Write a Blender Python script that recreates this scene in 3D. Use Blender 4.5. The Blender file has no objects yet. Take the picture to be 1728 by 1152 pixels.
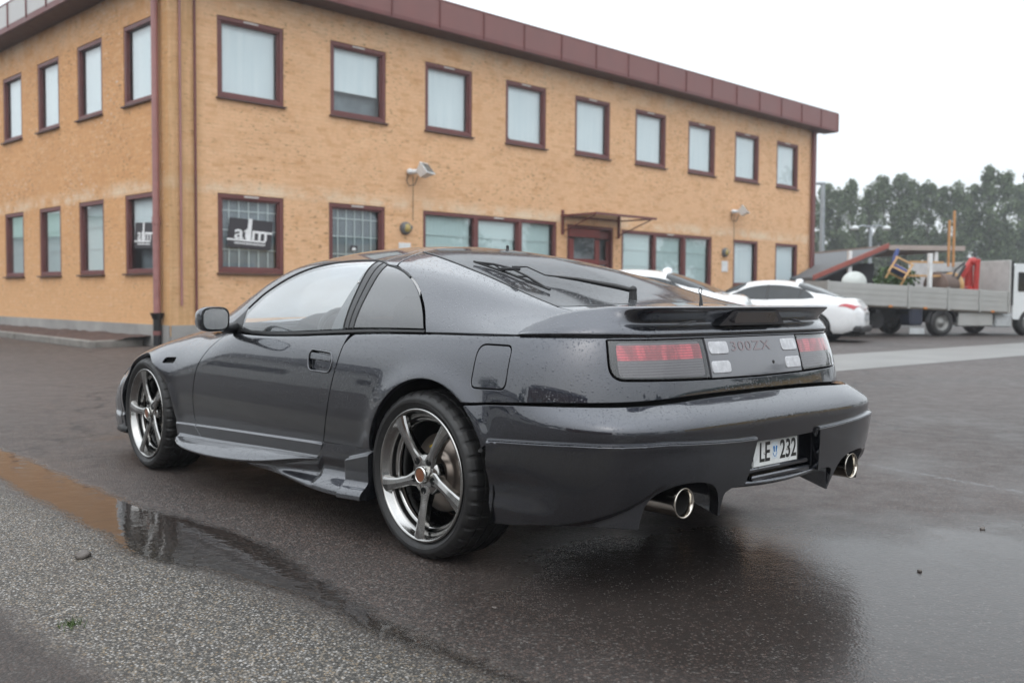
import bpy, math, random
import numpy as np
from mathutils import Vector, Matrix, Euler
from mathutils.geometry import delaunay_2d_cdt

random.seed(7); rng = np.random.default_rng(7)
scene = bpy.context.scene
COL = scene.collection
R = math.radians

# ---------------------------------------------------------------- camera
CAM_H = 0.9977
cam_d = bpy.data.cameras.new('camera'); cam = bpy.data.objects.new('camera', cam_d); COL.objects.link(cam)
cam_d.sensor_width = 36; cam_d.lens = 1666.55/1728*36
cam_d.clip_start = .05; cam_d.clip_end = 1500
_p, _r = .0457, .0065
_f = Vector((0, math.cos(_p), -math.sin(_p))); _u = Vector((0, math.sin(_p), math.cos(_p))); _ri = Vector((1, 0, 0))
_R2 = math.cos(_r)*_ri+math.sin(_r)*_u; _U2 = -math.sin(_r)*_ri+math.cos(_r)*_u
cam.matrix_world = Matrix(((_R2.x, _U2.x, -_f.x, 0), (_R2.y, _U2.y, -_f.y, 0), (_R2.z, _U2.z, -_f.z, CAM_H), (0, 0, 0, 1)))
cam_d.dof.use_dof = True; cam_d.dof.focus_distance = 3.75; cam_d.dof.aperture_fstop = 3.2
scene.camera = cam

# ---------------------------------------------------------------- overcast sky
world = bpy.data.worlds.new('World'); scene.world = world; world.use_nodes = True
nt = world.node_tree; nt.nodes.clear()
out = nt.nodes.new('ShaderNodeOutputWorld'); mixs = nt.nodes.new('ShaderNodeAddShader')
bg1 = nt.nodes.new('ShaderNodeBackground'); bg2 = nt.nodes.new('ShaderNodeBackground')
sky = nt.nodes.new('ShaderNodeTexSky'); sky.sky_type = 'NISHITA'; sky.sun_disc = False
SUN_EL, SUN_AZ = R(48), R(200)
sky.sun_elevation = SUN_EL; sky.sun_rotation = SUN_AZ; sky.air_density = 1.6; sky.dust_density = 4
hsv = nt.nodes.new('ShaderNodeHueSaturation'); hsv.inputs['Saturation'].default_value = .25
nt.links.new(sky.outputs[0], hsv.inputs['Color']); nt.links.new(hsv.outputs[0], bg1.inputs[0]); bg1.inputs[1].default_value = .05
# cloud layer: overcast luminance rises towards the zenith, with faint cloud structure
tc = nt.nodes.new('ShaderNodeTexCoord'); sep = nt.nodes.new('ShaderNodeSeparateXYZ'); nt.links.new(tc.outputs['Generated'], sep.inputs[0])
mz = nt.nodes.new('ShaderNodeMath'); mz.operation = 'MULTIPLY_ADD'; mz.use_clamp = False
pw = nt.nodes.new('ShaderNodeMath'); pw.operation = 'POWER'; pw.inputs[1].default_value = 1.35
cl = nt.nodes.new('ShaderNodeMath'); cl.operation = 'MAXIMUM'; nt.links.new(sep.outputs['Z'], cl.inputs[0]); cl.inputs[1].default_value = 0
nt.links.new(cl.outputs[0], pw.inputs[0]); nt.links.new(pw.outputs[0], mz.inputs[0]); mz.inputs[1].default_value = 1.35; mz.inputs[2].default_value = .86
no = nt.nodes.new('ShaderNodeTexNoise'); no.inputs['Scale'].default_value = 2.2; no.inputs['Detail'].default_value = 5
mp = nt.nodes.new('ShaderNodeMapping'); mp.inputs['Scale'].default_value = (1, 1, 2.5)
nt.links.new(tc.outputs['Generated'], mp.inputs[0]); nt.links.new(mp.outputs[0], no.inputs['Vector'])
mr = nt.nodes.new('ShaderNodeMapRange'); mr.inputs[1].default_value = .3; mr.inputs[2].default_value = .7; mr.inputs[3].default_value = .93; mr.inputs[4].default_value = 1.07
nt.links.new(no.outputs[0], mr.inputs[0])
mm = nt.nodes.new('ShaderNodeMath'); mm.operation = 'MULTIPLY'; nt.links.new(mz.outputs[0], mm.inputs[0]); nt.links.new(mr.outputs[0], mm.inputs[1])
bg2.inputs[0].default_value = (.885, .945, 1.0, 1); nt.links.new(mm.outputs[0], bg2.inputs[1])
nt.links.new(bg1.outputs[0], mixs.inputs[0]); nt.links.new(bg2.outputs[0], mixs.inputs[1]); nt.links.new(mixs.outputs[0], out.inputs[0])

sun_d = bpy.data.lights.new('sun', 'SUN'); sun = bpy.data.objects.new('sun', sun_d); COL.objects.link(sun)
sun_d.energy = .5; sun_d.angle = R(160); sun_d.color = (1, .98, .95)
sun.rotation_euler = (R(90)-SUN_EL, 0, math.pi-SUN_AZ+0)
scene.view_settings.view_transform = 'Standard'; scene.view_settings.look = 'None'
scene.view_settings.exposure = 0; scene.view_settings.gamma = 1; scene.view_settings.use_curve_mapping = False
scene.render.engine = 'CYCLES'
scene.cycles.use_denoising = True
scene.cycles.max_bounces = 8; scene.cycles.transparent_max_bounces = 12; scene.cycles.caustics_reflective = False; scene.cycles.caustics_refractive = False
scene.cycles.sample_clamp_indirect = 4
# ---------------------------------------------------------------- helpers
def tag(o, label=None, cat=None, group=None, kind=None):
    if label: o['label'] = label
    if cat: o['category'] = cat
    if group: o['group'] = group
    if kind: o['kind'] = kind
    return o
def thing(name, label, cat, loc=(0, 0, 0), rz=0, group=None):
    o = bpy.data.objects.new(name, None); COL.objects.link(o); o.location = loc; o.rotation_euler = (0, 0, rz); o.empty_display_size = .2
    return tag(o, label, cat, group)
def link(name, me, parent=None, loc=None, rot=None):
    o = bpy.data.objects.new(name, me); COL.objects.link(o)
    if parent is not None: o.parent = parent
    if loc is not None: o.location = loc
    if rot is not None: o.rotation_euler = rot
    return o
def meshobj(name, verts, faces, mat, parent=None, smooth=False, nrm=None):
    me = bpy.data.meshes.new(name)
    me.from_pydata([tuple(map(float, v)) for v in verts], [], [tuple(map(int, f)) for f in faces]); me.update()
    for m in (mat if isinstance(mat, (list, tuple)) else [mat]): me.materials.append(m)
    if smooth: me.polygons.foreach_set('use_smooth', [True]*len(me.polygons))
    if nrm is not None: me.normals_split_custom_set_from_vertices([tuple(map(float, n)) for n in nrm])
    return link(name, me, parent)

class MB:
    """collects shapes, build() links them as one mesh object"""
    def __init__(s): s.v = []; s.f = []; s.sm = []; s.mi = []; s.cur = 0
    def add(s, vs, fs, smooth=False):
        b = len(s.v); s.v += [tuple(map(float, p)) for p in vs]; s.f += [tuple(int(i)+b for i in f) for f in fs]; s.sm += [smooth]*len(fs); s.mi += [s.cur]*len(fs); return s
    def box(s, c, d, rz=0, bev=0, M=None):
        x, y, z = [k/2 for k in d]
        if bev <= 0:
            vs = [Vector((i*x, j*y, k*z)) for i in (-1, 1) for j in (-1, 1) for k in (-1, 1)]
            fs = [(0, 1, 3, 2), (4, 6, 7, 5), (0, 4, 5, 1), (2, 3, 7, 6), (0, 2, 6, 4), (1, 5, 7, 3)]
        else:
            b = min(bev, x*.9, y*.9, z*.9); vs = []; idx = {}
            for i in (-1, 1):
                for j in (-1, 1):
                    for k in (-1, 1):
                        for a, p in enumerate(((i*x, j*(y-b), k*(z-b)), (i*(x-b), j*y, k*(z-b)), (i*(x-b), j*(y-b), k*z))):
                            idx[(i, j, k, a)] = len(vs); vs.append(Vector(p))
            fs = []
            g = lambda i, j, k, a: idx[(i, j, k, a)]
            for i in (-1, 1):
                q = [g(i, -1, -1, 0), g(i, 1, -1, 0), g(i, 1, 1, 0), g(i, -1, 1, 0)]; fs.append(q if i > 0 else q[::-1])
                q = [g(-1, i, -1, 1), g(-1, i, 1, 1), g(1, i, 1, 1), g(1, i, -1, 1)]; fs.append(q if i > 0 else q[::-1])
                q = [g(-1, -1, i, 2), g(1, -1, i, 2), g(1, 1, i, 2), g(-1, 1, i, 2)]; fs.append(q if i > 0 else q[::-1])
            for j in (-1, 1):
                for k in (-1, 1):
                    q = [g(-1, j, k, 1), g(1, j, k, 1), g(1, j, k, 2), g(-1, j, k, 2)]; fs.append(q if j*k > 0 else q[::-1])
                    q = [g(j, -1, k, 2), g(j, 1, k, 2), g(j, 1, k, 0), g(j, -1, k, 0)]; fs.append(q if j*k > 0 else q[::-1])
                    q = [g(j, k, -1, 0), g(j, k, 1, 0), g(j, k, 1, 1), g(j, k, -1, 1)]; fs.append(q if j*k > 0 else q[::-1])
            for i in (-1, 1):
                for j in (-1, 1):
                    for k in (-1, 1):
                        q = [g(i, j, k, 0), g(i, j, k, 1), g(i, j, k, 2)]; fs.append(q if i*j*k > 0 else q[::-1])
        T = M if M is not None else Matrix.Rotation(rz, 3, 'Z')
        return s.add([Vector(c)+T @ v for v in vs], fs)
    def tube(s, pts, r, n=8, caps=True, closed=False):
        pts = [Vector(p) for p in pts]; m = len(pts); rr = r if hasattr(r, '__len__') else [r]*m
        vs = []; ref = None
        for i, p in enumerate(pts):
            a = pts[i-1] if (i > 0 or closed) else p; b = pts[(i+1) % m] if (i < m-1 or closed) else p
            t = (b-a).normalized()
            if ref is None: ref = Vector((0, 0, 1)) if abs(t.z) < .9 else Vector((1, 0, 0))
            u = (ref-t*ref.dot(t)).normalized(); w = t.cross(u); ref = u
            for k in range(n):
                c = 2*math.pi*k/n; vs.append(p+(u*math.cos(c)+w*math.sin(c))*rr[i])
        fs = [(i*n+k, i*n+(k+1) % n, ((i+1) % m)*n+(k+1) % n, ((i+1) % m)*n+k) for i in range(m if closed else m-1) for k in range(n)]
        s.add(vs, fs, True)
        if caps and not closed: s.add(vs[:n], [tuple(range(n))[::-1]]); s.add(vs[-n:], [tuple(range(n))])
        return s
    def lathe(s, prof, c=(0, 0, 0), n=32, axis='Z', smooth=True, a0=0, a1=2*math.pi):
        full = abs(a1-a0-2*math.pi) < 1e-6; m = n if full else n+1; vs = []
        for k in range(m):
            a = a0+(a1-a0)*k/n; ca, sa = math.cos(a), math.sin(a)
            for r, h in prof:
                v = (r*ca, r*sa, h) if axis == 'Z' else ((r*ca, h, r*sa) if axis == 'Y' else (h, r*ca, r*sa))
                vs.append(Vector(c)+Vector(v))
        L = len(prof); fs = []
        for k in range(n):
            k2 = (k+1) % m
            for i in range(L-1):
                q = (k*L+i, k2*L+i, k2*L+i+1, k*L+i+1); fs.append(q if axis != 'Y' else q[::-1])
        return s.add(vs, fs, smooth)
    def prism(s, poly, h0, h1, plane='XY', M=None, c=(0, 0, 0)):
        """poly CCW in the plane, extruded from h0 to h1"""
        n = len(poly)
        def mk(p, h): return {'XY': (p[0], p[1], h), 'XZ': (p[0], h, p[1]), 'YZ': (h, p[0], p[1])}[plane]
        vs = [Vector(mk(p, h)) for h in (h0, h1) for p in poly]
        if M is not None: vs = [M @ v for v in vs]
        vs = [v+Vector(c) for v in vs]
        fl = plane == 'XZ'
        fs = [tuple(range(n))[::-1], tuple(range(n, 2*n))]+[(i, (i+1) % n, n+(i+1) % n, n+i) for i in range(n)]
        if fl: fs = [f[::-1] for f in fs]
        return s.add(vs, fs)
    def sphere(s, c, r, n=16, m=10, sc=(1, 1, 1), h0=-1):
        prof = [(max(1e-4, math.cos(a))*r, math.sin(a)*r) for a in np.linspace(math.asin(h0) if h0 > -1 else -math.pi/2, math.pi/2, m)]
        b = len(s.v); s.lathe(prof, (0, 0, 0), n)
        for i in range(b, len(s.v)): v = s.v[i]; s.v[i] = (c[0]+v[0]*sc[0], c[1]+v[1]*sc[1], c[2]+v[2]*sc[2])
        return s
    def build(s, name, mat, parent=None, loc=None, rot=None):
        me = bpy.data.meshes.new(name); me.from_pydata(s.v, [], s.f); me.update()
        for m in (mat if isinstance(mat, (list, tuple)) else [mat]): me.materials.append(m)
        me.polygons.foreach_set('use_smooth', s.sm); me.polygons.foreach_set('material_index', s.mi)
        return link(name, me, parent, loc, rot)

# ---------------------------------------------------------------- material helpers
def newmat(name):
    m = bpy.data.materials.new(name); m.use_nodes = True; nt = m.node_tree; b = nt.nodes['Principled BSDF']; return m, nt, b
def N(nt, t, **k):
    n = nt.nodes.new('ShaderNode'+t)
    for a, v in k.items():
        if a.startswith('i_'): n.inputs[a[2:].replace('_', ' ')].default_value = v
        else: setattr(n, a, v)
    return n
def L(nt, a, b): nt.links.new(a, b)
def math_(nt, op, a, b=None, c=None, clamp=False):
    n = nt.nodes.new('ShaderNodeMath'); n.operation = op; n.use_clamp = clamp
    for i, v in enumerate((a, b, c)):
        if v is None: continue
        if isinstance(v, (int, float)): n.inputs[i].default_value = v
        else: nt.links.new(v, n.inputs[i])
    return n.outputs[0]
def mixc(nt, f, a, b, blend='MIX'):
    n = nt.nodes.new('ShaderNodeMix'); n.data_type = 'RGBA'; n.blend_type = blend
    if isinstance(f, (int, float)): n.inputs[0].default_value = f
    else: nt.links.new(f, n.inputs[0])
    for i, v in ((6, a), (7, b)):
        if isinstance(v, (tuple, list)): n.inputs[i].default_value = (*v[:3], 1)
        else: nt.links.new(v, n.inputs[i])
    return n.outputs[2]
def ramp(nt, f, stops):
    n = nt.nodes.new('ShaderNodeValToRGB'); e = n.color_ramp.elements
    while len(e) < len(stops): e.new(.5)
    for k, (p, c) in zip(e, stops): k.position = p; k.color = (*c, 1) if len(c) == 3 else c
    nt.links.new(f, n.inputs[0]); return n.outputs[0]
def rng_(nt, f, a, b, c, d, clamp=True):
    n = nt.nodes.new('ShaderNodeMapRange'); n.clamp = clamp
    nt.links.new(f, n.inputs[0])
    for i, v in enumerate((a, b, c, d)): n.inputs[i+1].default_value = v
    return n.outputs[0]
def objco(nt, scale=(1, 1, 1), rot=(0, 0, 0), loc=(0, 0, 0)):
    t = nt.nodes.new('ShaderNodeTexCoord'); m = nt.nodes.new('ShaderNodeMapping')
    m.inputs['Scale'].default_value = scale; m.inputs['Rotation'].default_value = rot; m.inputs['Location'].default_value = loc
    nt.links.new(t.outputs['Object'], m.inputs[0]); return m.outputs[0]
def noise(nt, v, s, d=4, r=.55, dist=0):
    n = nt.nodes.new('ShaderNodeTexNoise'); n.inputs['Scale'].default_value = s; n.inputs['Detail'].default_value = d; n.inputs['Roughness'].default_value = r; n.inputs['Distortion'].default_value = dist
    nt.links.new(v, n.inputs['Vector']); return n.outputs[0]
def voro(nt, v, s, feature='F1', rand=1, out='Distance'):
    n = nt.nodes.new('ShaderNodeTexVoronoi'); n.feature = feature; n.inputs['Scale'].default_value = s; n.inputs['Randomness'].default_value = rand
    nt.links.new(v, n.inputs['Vector']); return n.outputs[out]
def bump(nt, h, strength, dist, prev=None):
    n = nt.nodes.new('ShaderNodeBump'); n.inputs['Strength'].default_value = strength; n.inputs['Distance'].default_value = dist
    nt.links.new(h, n.inputs['Height'])
    if prev is not None: nt.links.new(prev, n.inputs['Normal'])
    return n.outputs[0]
def simple(name, col, rough=.5, metal=0, var=.12, scale=6, coat=0, bumpd=0, spec=.5, rvar=.08):
    """plain material that still has a little wear: colour and roughness vary in the object's own space"""
    m, nt, b = newmat(name); v = objco(nt); f = noise(nt, v, scale, 5)
    lo = tuple(c*(1-var) for c in col); hi = tuple(min(1, c*(1+var)) for c in col)
    L(nt, ramp(nt, f, [(.3, lo), (.7, hi)]), b.inputs['Base Color'])
    L(nt, rng_(nt, f, .3, .7, max(.02, rough-rvar), min(1, rough+rvar)), b.inputs['Roughness'])
    b.inputs['Metallic'].default_value = metal; b.inputs['Specular IOR Level'].default_value = spec
    if coat: b.inputs['Coat Weight'].default_value = coat; b.inputs['Coat Roughness'].default_value = .04
    if bumpd: L(nt, bump(nt, noise(nt, v, scale*8, 4), .6, bumpd), b.inputs['Normal'])
    return m
def droplets(nt, v, scale, size, seed=0):
    """height field of small water beads"""
    n = nt.nodes.new('ShaderNodeTexVoronoi'); n.inputs['Scale'].default_value = scale; nt.links.new(v, n.inputs['Vector'])
    sc = nt.nodes.new('ShaderNodeSeparateColor'); nt.links.new(n.outputs['Color'], sc.inputs[0])
    rad = math_(nt, 'MULTIPLY', math_(nt, 'POWER', sc.outputs[0], 2.0), size)
    q = math_(nt, 'DIVIDE', n.outputs['Distance'], math_(nt, 'ADD', rad, .001))
    h = math_(nt, 'SUBTRACT', 1.0, math_(nt, 'MULTIPLY', q, q), clamp=True)
    return math_(nt, 'MULTIPLY', math_(nt, 'SQRT', h), math_(nt, 'MULTIPLY', rad, 1.0)), h
# ---------------------------------------------------------------- car materials
def paint(name, col, flake=.25, drops=True):
    m, nt, b = newmat(name); v = objco(nt)
    f = noise(nt, v, 900, 2, .7); g = noise(nt, v, 2.2, 4)
    c = mixc(nt, rng_(nt, f, .35, .75, 0, 1), tuple(k*.75 for k in col), tuple(k*1.45 for k in col))
    L(nt, c, b.inputs['Base Color'])
    b.inputs['Metallic'].default_value = .93
    L(nt, rng_(nt, g, .3, .7, .27, .34), b.inputs['Roughness'])
    b.inputs['Coat Weight'].default_value = 1; b.inputs['Coat IOR'].default_value = 1.85
    L(nt, rng_(nt, noise(nt, v, 14, 5), .35, .7, .012, .05), b.inputs['Coat Roughness'])
    h1, _ = droplets(nt, v, 115, .46); h2, _ = droplets(nt, v, 240, .44)
    h = math_(nt, 'ADD', math_(nt, 'MULTIPLY', h1, 1.0), math_(nt, 'MULTIPLY', h2, .5))
    # beads sit on surfaces that face the rain
    ge = nt.nodes.new('ShaderNodeNewGeometry'); sp = nt.nodes.new('ShaderNodeSeparateXYZ'); nt.links.new(ge.outputs['Normal'], sp.inputs[0])
    up = rng_(nt, sp.outputs['Z'], -.05, .45, .06, 1)
    h = math_(nt, 'MULTIPLY', h, up)
    wav = noise(nt, v, 5.0, 2)
    nb = bump(nt, wav, .10, .004)
    nrm = bump(nt, h, .85, .005, nb)
    L(nt, nrm, b.inputs['Coat Normal']); L(nt, nb, b.inputs['Normal'])
    return m
M = {}
M['paint'] = paint('dark_grey_metallic_paint', (.022, .025, .036))
M['under'] = simple('underbody_black', (.006, .006, .006), .9, spec=.2)
M['black'] = simple('black_trim', (.012, .012, .013), .38)
M['rubber'] = simple('black_rubber', (.010, .010, .011), .55, bumpd=.0006)
M['gloss_black'] = simple('gloss_black', (.010, .010, .011), .10)
M['seat'] = simple('dark_cloth', (.020, .020, .022), .85)
M['chrome'] = simple('polished_metal', (.62, .61, .58), .10, 1, rvar=.04)
M['tip'] = simple('exhaust_steel', (.60, .56, .50), .16, 1, rvar=.07)
M['soot'] = simple('exhaust_soot', (.015, .014, .013), .7)

def thin_glass(name, tint, refl_rough=.01, frost=0.0, frost_col=(.8, .85, .88), drops=1.0, ior=1.5, base=None, ds=170, mult=1.8):
    m = bpy.data.materials.new(name); m.use_nodes = True; nt = m.node_tree; nt.nodes.clear()
    o = nt.nodes.new('ShaderNodeOutputMaterial'); v = objco(nt)
    tr = N(nt, 'BsdfTransparent'); tr.inputs[0].default_value = (*tint, 1)
    gl = N(nt, 'BsdfGlossy'); gl.inputs['Roughness'].default_value = refl_rough; gl.inputs['Color'].default_value = (1, 1, 1, 1)
    ge = N(nt, 'NewGeometry'); dt = nt.nodes.new('ShaderNodeVectorMath'); dt.operation = 'DOT_PRODUCT'; L(nt, ge.outputs['Incoming'], dt.inputs[0]); L(nt, ge.outputs['Normal'], dt.inputs[1])
    cosv = math_(nt, 'ABSOLUTE', dt.outputs['Value']); f0 = ((ior-1)/(ior+1))**2
    frv = math_(nt, 'MULTIPLY_ADD', math_(nt, 'POWER', math_(nt, 'SUBTRACT', 1.0, cosv, clamp=True), 5.0), 1-f0, f0)
    cur = tr.outputs[0]
    if drops:
        h1, m1 = droplets(nt, v, ds, .46); h2, m2 = droplets(nt, v, ds*2.3, .42)
        hh = math_(nt, 'ADD', h1, math_(nt, 'MULTIPLY', h2, .5)); nb = bump(nt, hh, .8*drops, .004)
        L(nt, nb, gl.inputs['Normal'])
    if frost > 0:
        df = N(nt, 'BsdfDiffuse'); df.inputs[0].default_value = (*frost_col, 1)
        tl = N(nt, 'BsdfTranslucent'); tl.inputs[0].default_value = (*frost_col, 1)
        a = N(nt, 'MixShader'); a.inputs[0].default_value = .5; L(nt, df.outputs[0], a.inputs[1]); L(nt, tl.outputs[0], a.inputs[2])
        b2 = N(nt, 'MixShader'); L(nt, rng_(nt, noise(nt, v, 3, 3), .3, .7, frost*.85, min(1, frost*1.1)), b2.inputs[0]); L(nt, cur, b2.inputs[1]); L(nt, a.outputs[0], b2.inputs[2]); cur = b2.outputs[0]
    mx = N(nt, 'MixShader'); f2 = math_(nt, 'MULTIPLY', frv, mult, clamp=True)
    L(nt, f2, mx.inputs[0]); L(nt, cur, mx.inputs[1]); L(nt, gl.outputs[0], mx.inputs[2]); L(nt, mx.outputs[0], o.inputs[0]); return m
M['glass_door'] = thin_glass('door_glass', (.82, .88, .90), drops=.3, frost=.05, frost_col=(.85, .92, .96), mult=2.3)
M['glass_quarter'] = thin_glass('dark_side_glass', (.03, .033, .036), drops=.5, frost=.10, frost_col=(.12, .13, .15), mult=2.6)
M['glass_hatch'] = thin_glass('wet_rear_glass', (.06, .065, .07), drops=1.6, frost=.22, frost_col=(.34, .35, .38), refl_rough=.09, ds=95, mult=.68)
M['glass_wind'] = thin_glass('misted_windscreen', (.8, .85, .85), drops=.3, frost=.76, frost_col=(.95, .98, 1.0))
M['mirror'] = simple('mirror_glass', (.80, .82, .84), .02, 1, rvar=.01, var=.02)
# ---------------------------------------------------------------- car body surfaces (car frame: x forward, y left, z up, rear axle at x=0)
def nspline(xs, ys):
    """natural cubic spline, returns a vectorised evaluator (linear outside)"""
    xs = np.array(xs, float); ys = np.array(ys, float); n = len(xs); h = np.diff(xs)
    A = np.zeros((n, n)); b = np.zeros(n); A[0, 0] = A[-1, -1] = 1
    for i in range(1, n - 1):
        A[i, i-1] = h[i-1]; A[i, i] = 2*(h[i-1]+h[i]); A[i, i+1] = h[i]
        b[i] = 6*((ys[i+1]-ys[i])/h[i] - (ys[i]-ys[i-1])/h[i-1])
    M = np.linalg.solve(A, b)
    def f(x):
        x = np.asarray(x, float); xc = np.clip(x, xs[0], xs[-1])
        i = np.clip(np.searchsorted(xs, xc) - 1, 0, n-2); d = xc-xs[i]; hi = h[i]
        s0 = (ys[i+1]-ys[i])/hi - hi*(2*M[i]+M[i+1])/6
        v = ys[i] + s0*d + M[i]*d*d/2 + (M[i+1]-M[i])*d**3/(6*hi)
        e0 = (ys[1]-ys[0])/h[0] - h[0]*(2*M[0]+M[1])/6
        e1 = (ys[-1]-ys[-2])/h[-1] + h[-1]*(M[-2]+2*M[-1])/6
        return v + np.where(x < xs[0], e0*(x-xs[0]), 0) + np.where(x > xs[-1], e1*(x-xs[-1]), 0)
    return f

def sstep(a, b, x):
    t = np.clip((np.asarray(x, float)-a)/(b-a), 0, 1); return t*t*t*(t*(6*t-15)+10)

XK, XF = -0.42, 2.92        # the side runs between these; corners beyond
YC = 0.40                   # half width of the straight tail part
NC = 2.72
def _corner_table(n, a, b):
    t = np.linspace(0, np.pi/2, 1501)
    cx = a*np.sin(t)**(2/n); cy = b*np.cos(t)**(2/n)
    L = np.concatenate([[0], np.cumsum(np.hypot(np.diff(cx), np.diff(cy)))])
    return L, t
_LR, _TR = _corner_table(NC, 0.52, 0.49)
LCR = _LR[-1]
U1, U2, U3 = YC, YC+LCR, YC+LCR+(XF-XK)
_LF, _TF = _corner_table(2.2, 0.52, 0.49)
LCF = _LF[-1]
U4 = U3+LCF; U5 = U4+YC

def contour(U, w, xt, xn, cx_extra=0.0):
    """plan contour: U metres from the tail centre round the left side to the nose centre"""
    U = np.asarray(U, float)
    x = np.zeros(np.broadcast(U, w).shape); y = np.zeros_like(x)
    U, w, xt, xn = np.broadcast_arrays(U, w, xt, xn)
    m = U <= U1
    x[m] = xt[m]; y[m] = U[m]
    m = (U > U1) & (U < U2)
    t = np.interp(U2-U[m], _LR, _TR)        # 0 at the side end
    x[m] = XK-(XK-xt[m])*np.sin(t)**(2/NC); y[m] = YC+(w[m]-YC)*np.cos(t)**(2/NC)
    m = (U >= U2) & (U <= U3)
    x[m] = XK+(U[m]-U2); y[m] = w[m]
    m = (U > U3) & (U < U4)
    t = np.interp(U[m]-U3, _LF, _TF)
    x[m] = XF+(xn[m]-XF)*np.sin(t)**(2/2.2); y[m] = YC+(w[m]-YC)*np.cos(t)**(2/2.2)
    m = U >= U4
    x[m] = xn[m]; y[m] = np.clip(U5-U[m], 0, None)
    return x, y

wz = nspline([.10, .20, .30, .40, .50, .60, .70, .78, .84, .92], [.845, .862, .876, .888, .895, .893, .880, .862, .842, .81])
wx = nspline([-.95, -.4, 0, .5, 1.25, 2.0, 2.55, 3.0], [-.012, .000, .006, -.002, -.010, -.006, .000, -.03])
zbelt = nspline([-.95, -.5, 0, .53, 1.55, 2.13, 2.39, 2.70, 2.97, 3.14, 3.4], [.864, .861, .852, .834, .806, .826, .785, .715, .640, .56, .47])
XTA = nspline([.55, .66, .72, .80, .86, .90], [-.945, -.935, -.925, -.905, -.885, -.87])
AR = (-.060, .325, .362); AF = (2.505, .285, .380)     # wheel arches in side view: x, z, radius
def top_round(x):
    r = .015+.28*sstep(1.35, 2.25, x); h = .10+.18*sstep(1.4, 2.2, x)
    return r, h
def bow(y, z): return .045*(np.abs(y)/.85)**2.3
def flare(x, z):
    d1 = np.hypot(x-AR[0], z-AR[1]); d2 = np.hypot(x-AF[0], z-AF[1])
    return .013*np.exp(-((d1-AR[2])/.055)**2)*sstep(.30, .45, z) + .010*np.exp(-((d2-AF[2])/.05)**2)*sstep(.25, .4, z) + .050*np.exp(-((d2-AF[2])/.07)**2)*sstep(.50, .66, z)
def side_w(x, z):
    zc = .314+(2.088-x)*.036
    led = sstep(zc+.004, zc-.010, z)*.011*sstep(-.1, .15, x)
    return wz(z)+wx(x)+flare(x, z)+led

def SA(U, V):
    """upper body side + tail surface. V is metres of height, beyond the shoulder it is metres of arc."""
    U = np.asarray(U, float); V = np.asarray(V, float); U, V = np.broadcast_arrays(U, V)
    xs = np.clip(XK+(U-U2), -.95, 3.3)      # nominal station
    zt = zbelt(np.clip(xs, -.95, 3.2)); r, h = top_round(xs)
    z0 = zt-h; L = np.pi/2*np.sqrt((h*h+r*r)/2)
    al = np.clip((V-z0)/L, 0, 1.15)*np.pi/2
    over = V > z0
    z = np.where(over, z0+h*np.sin(al), V); inset = np.where(over, r*(1-np.cos(al)), 0)
    w = side_w(xs, np.minimum(z, z0+h*.999))-inset
    xn = 3.53-.16*np.clip((z-.45)/.2, 0, 3)**2-.05*np.clip((.35-z)/.2, 0, 2)
    x, y = contour(U, w, XTA(np.clip(z, .5, .92)), xn)
    x = x+bow(y, z)*sstep(0, .40, XK-x)
    return np.stack([x, y, z], -1)

# bumper and lower valance: same idea with its own profile
XTB = nspline([.20, .30, .40, .46, .50, .54, .575, .60, .625, .648, .668], [-1.00, -1.02, -1.034, -1.038, -1.040, -1.046, -1.046, -1.034, -1.007, -.970, -.936])
def SB(U, V, off=0.0):
    U = np.asarray(U, float); V = np.asarray(V, float); U, V = np.broadcast_arrays(U, V)
    xs = np.clip(XK+(U-U2), -.95, 3.3)
    w = side_w(xs, V)+.002+off
    # the bumper corner is squarer than the tail above
    x, y = contour(U, w, XTB(V)-off, 3.5+0*V)
    sq = np.exp(-((U-(U1+U2)/2)/.20)**2)*sstep(.665, .56, V)
    x = x-.035*sq; y = y+.035*sq
    x = x+.035*(np.abs(y)/.85)**2.3*sstep(0, .45, XK-x)
    return np.stack([x, y, V+0*x], -1)

# kit valance: proud of the bumper with a small top ledge, sweeps out to a fin at the exhaust side
def kit_top(U): return np.interp(U, [0, .3, YC, U1+.25, U1+.5, U2, U2+.6], [.512, .516, .520, .534, .528, .505, .45])
def SK(U, V):
    U = np.asarray(U, float); V = np.asarray(V, float); U, V = np.broadcast_arrays(U, V)
    P = SB(U, V)
    e = 1e-3; dU = SB(U+e, V)-SB(U-e, V); n = np.stack([-dU[..., 1], dU[..., 0], 0*dU[..., 0]], -1)
    n = n/np.linalg.norm(n, axis=-1, keepdims=True)          # points outward?
    n = np.where((n[..., :1]*(-1)+0*n) > -2, n, n)
    d = .016*sstep(0, .009, kit_top(U)-V)-.09*np.clip(kit_top(U)-V-.02, 0, 1)
    # hollow sweeping down round the corner, then the fin flicks outward under it
    uc = U1+.30
    zv = np.interp(U, [.40, .66, .70, .75, .80, .86, .92, 1.0, 1.3], [.44, .385, .352, .322, .298, .272, .252, .235, .19])
    k = sstep(.62, .72, U)*sstep(1.02, .90, U)
    d = d-.020*k*sstep(zv+.012, zv-.014, V)+.026*k*np.clip((zv-V)/.12, 0, 1)
    # soft outward roll along the side's lower edge
    s = sstep(U2-.35, U2-.1, U)
    d = d+s*(.012*sstep(.33, .25, V)-.006*np.exp(-((V-.36)/.04)**2))
    return P+n*d[..., None]*_kit_sign
_kit_sign = 1.0

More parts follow.
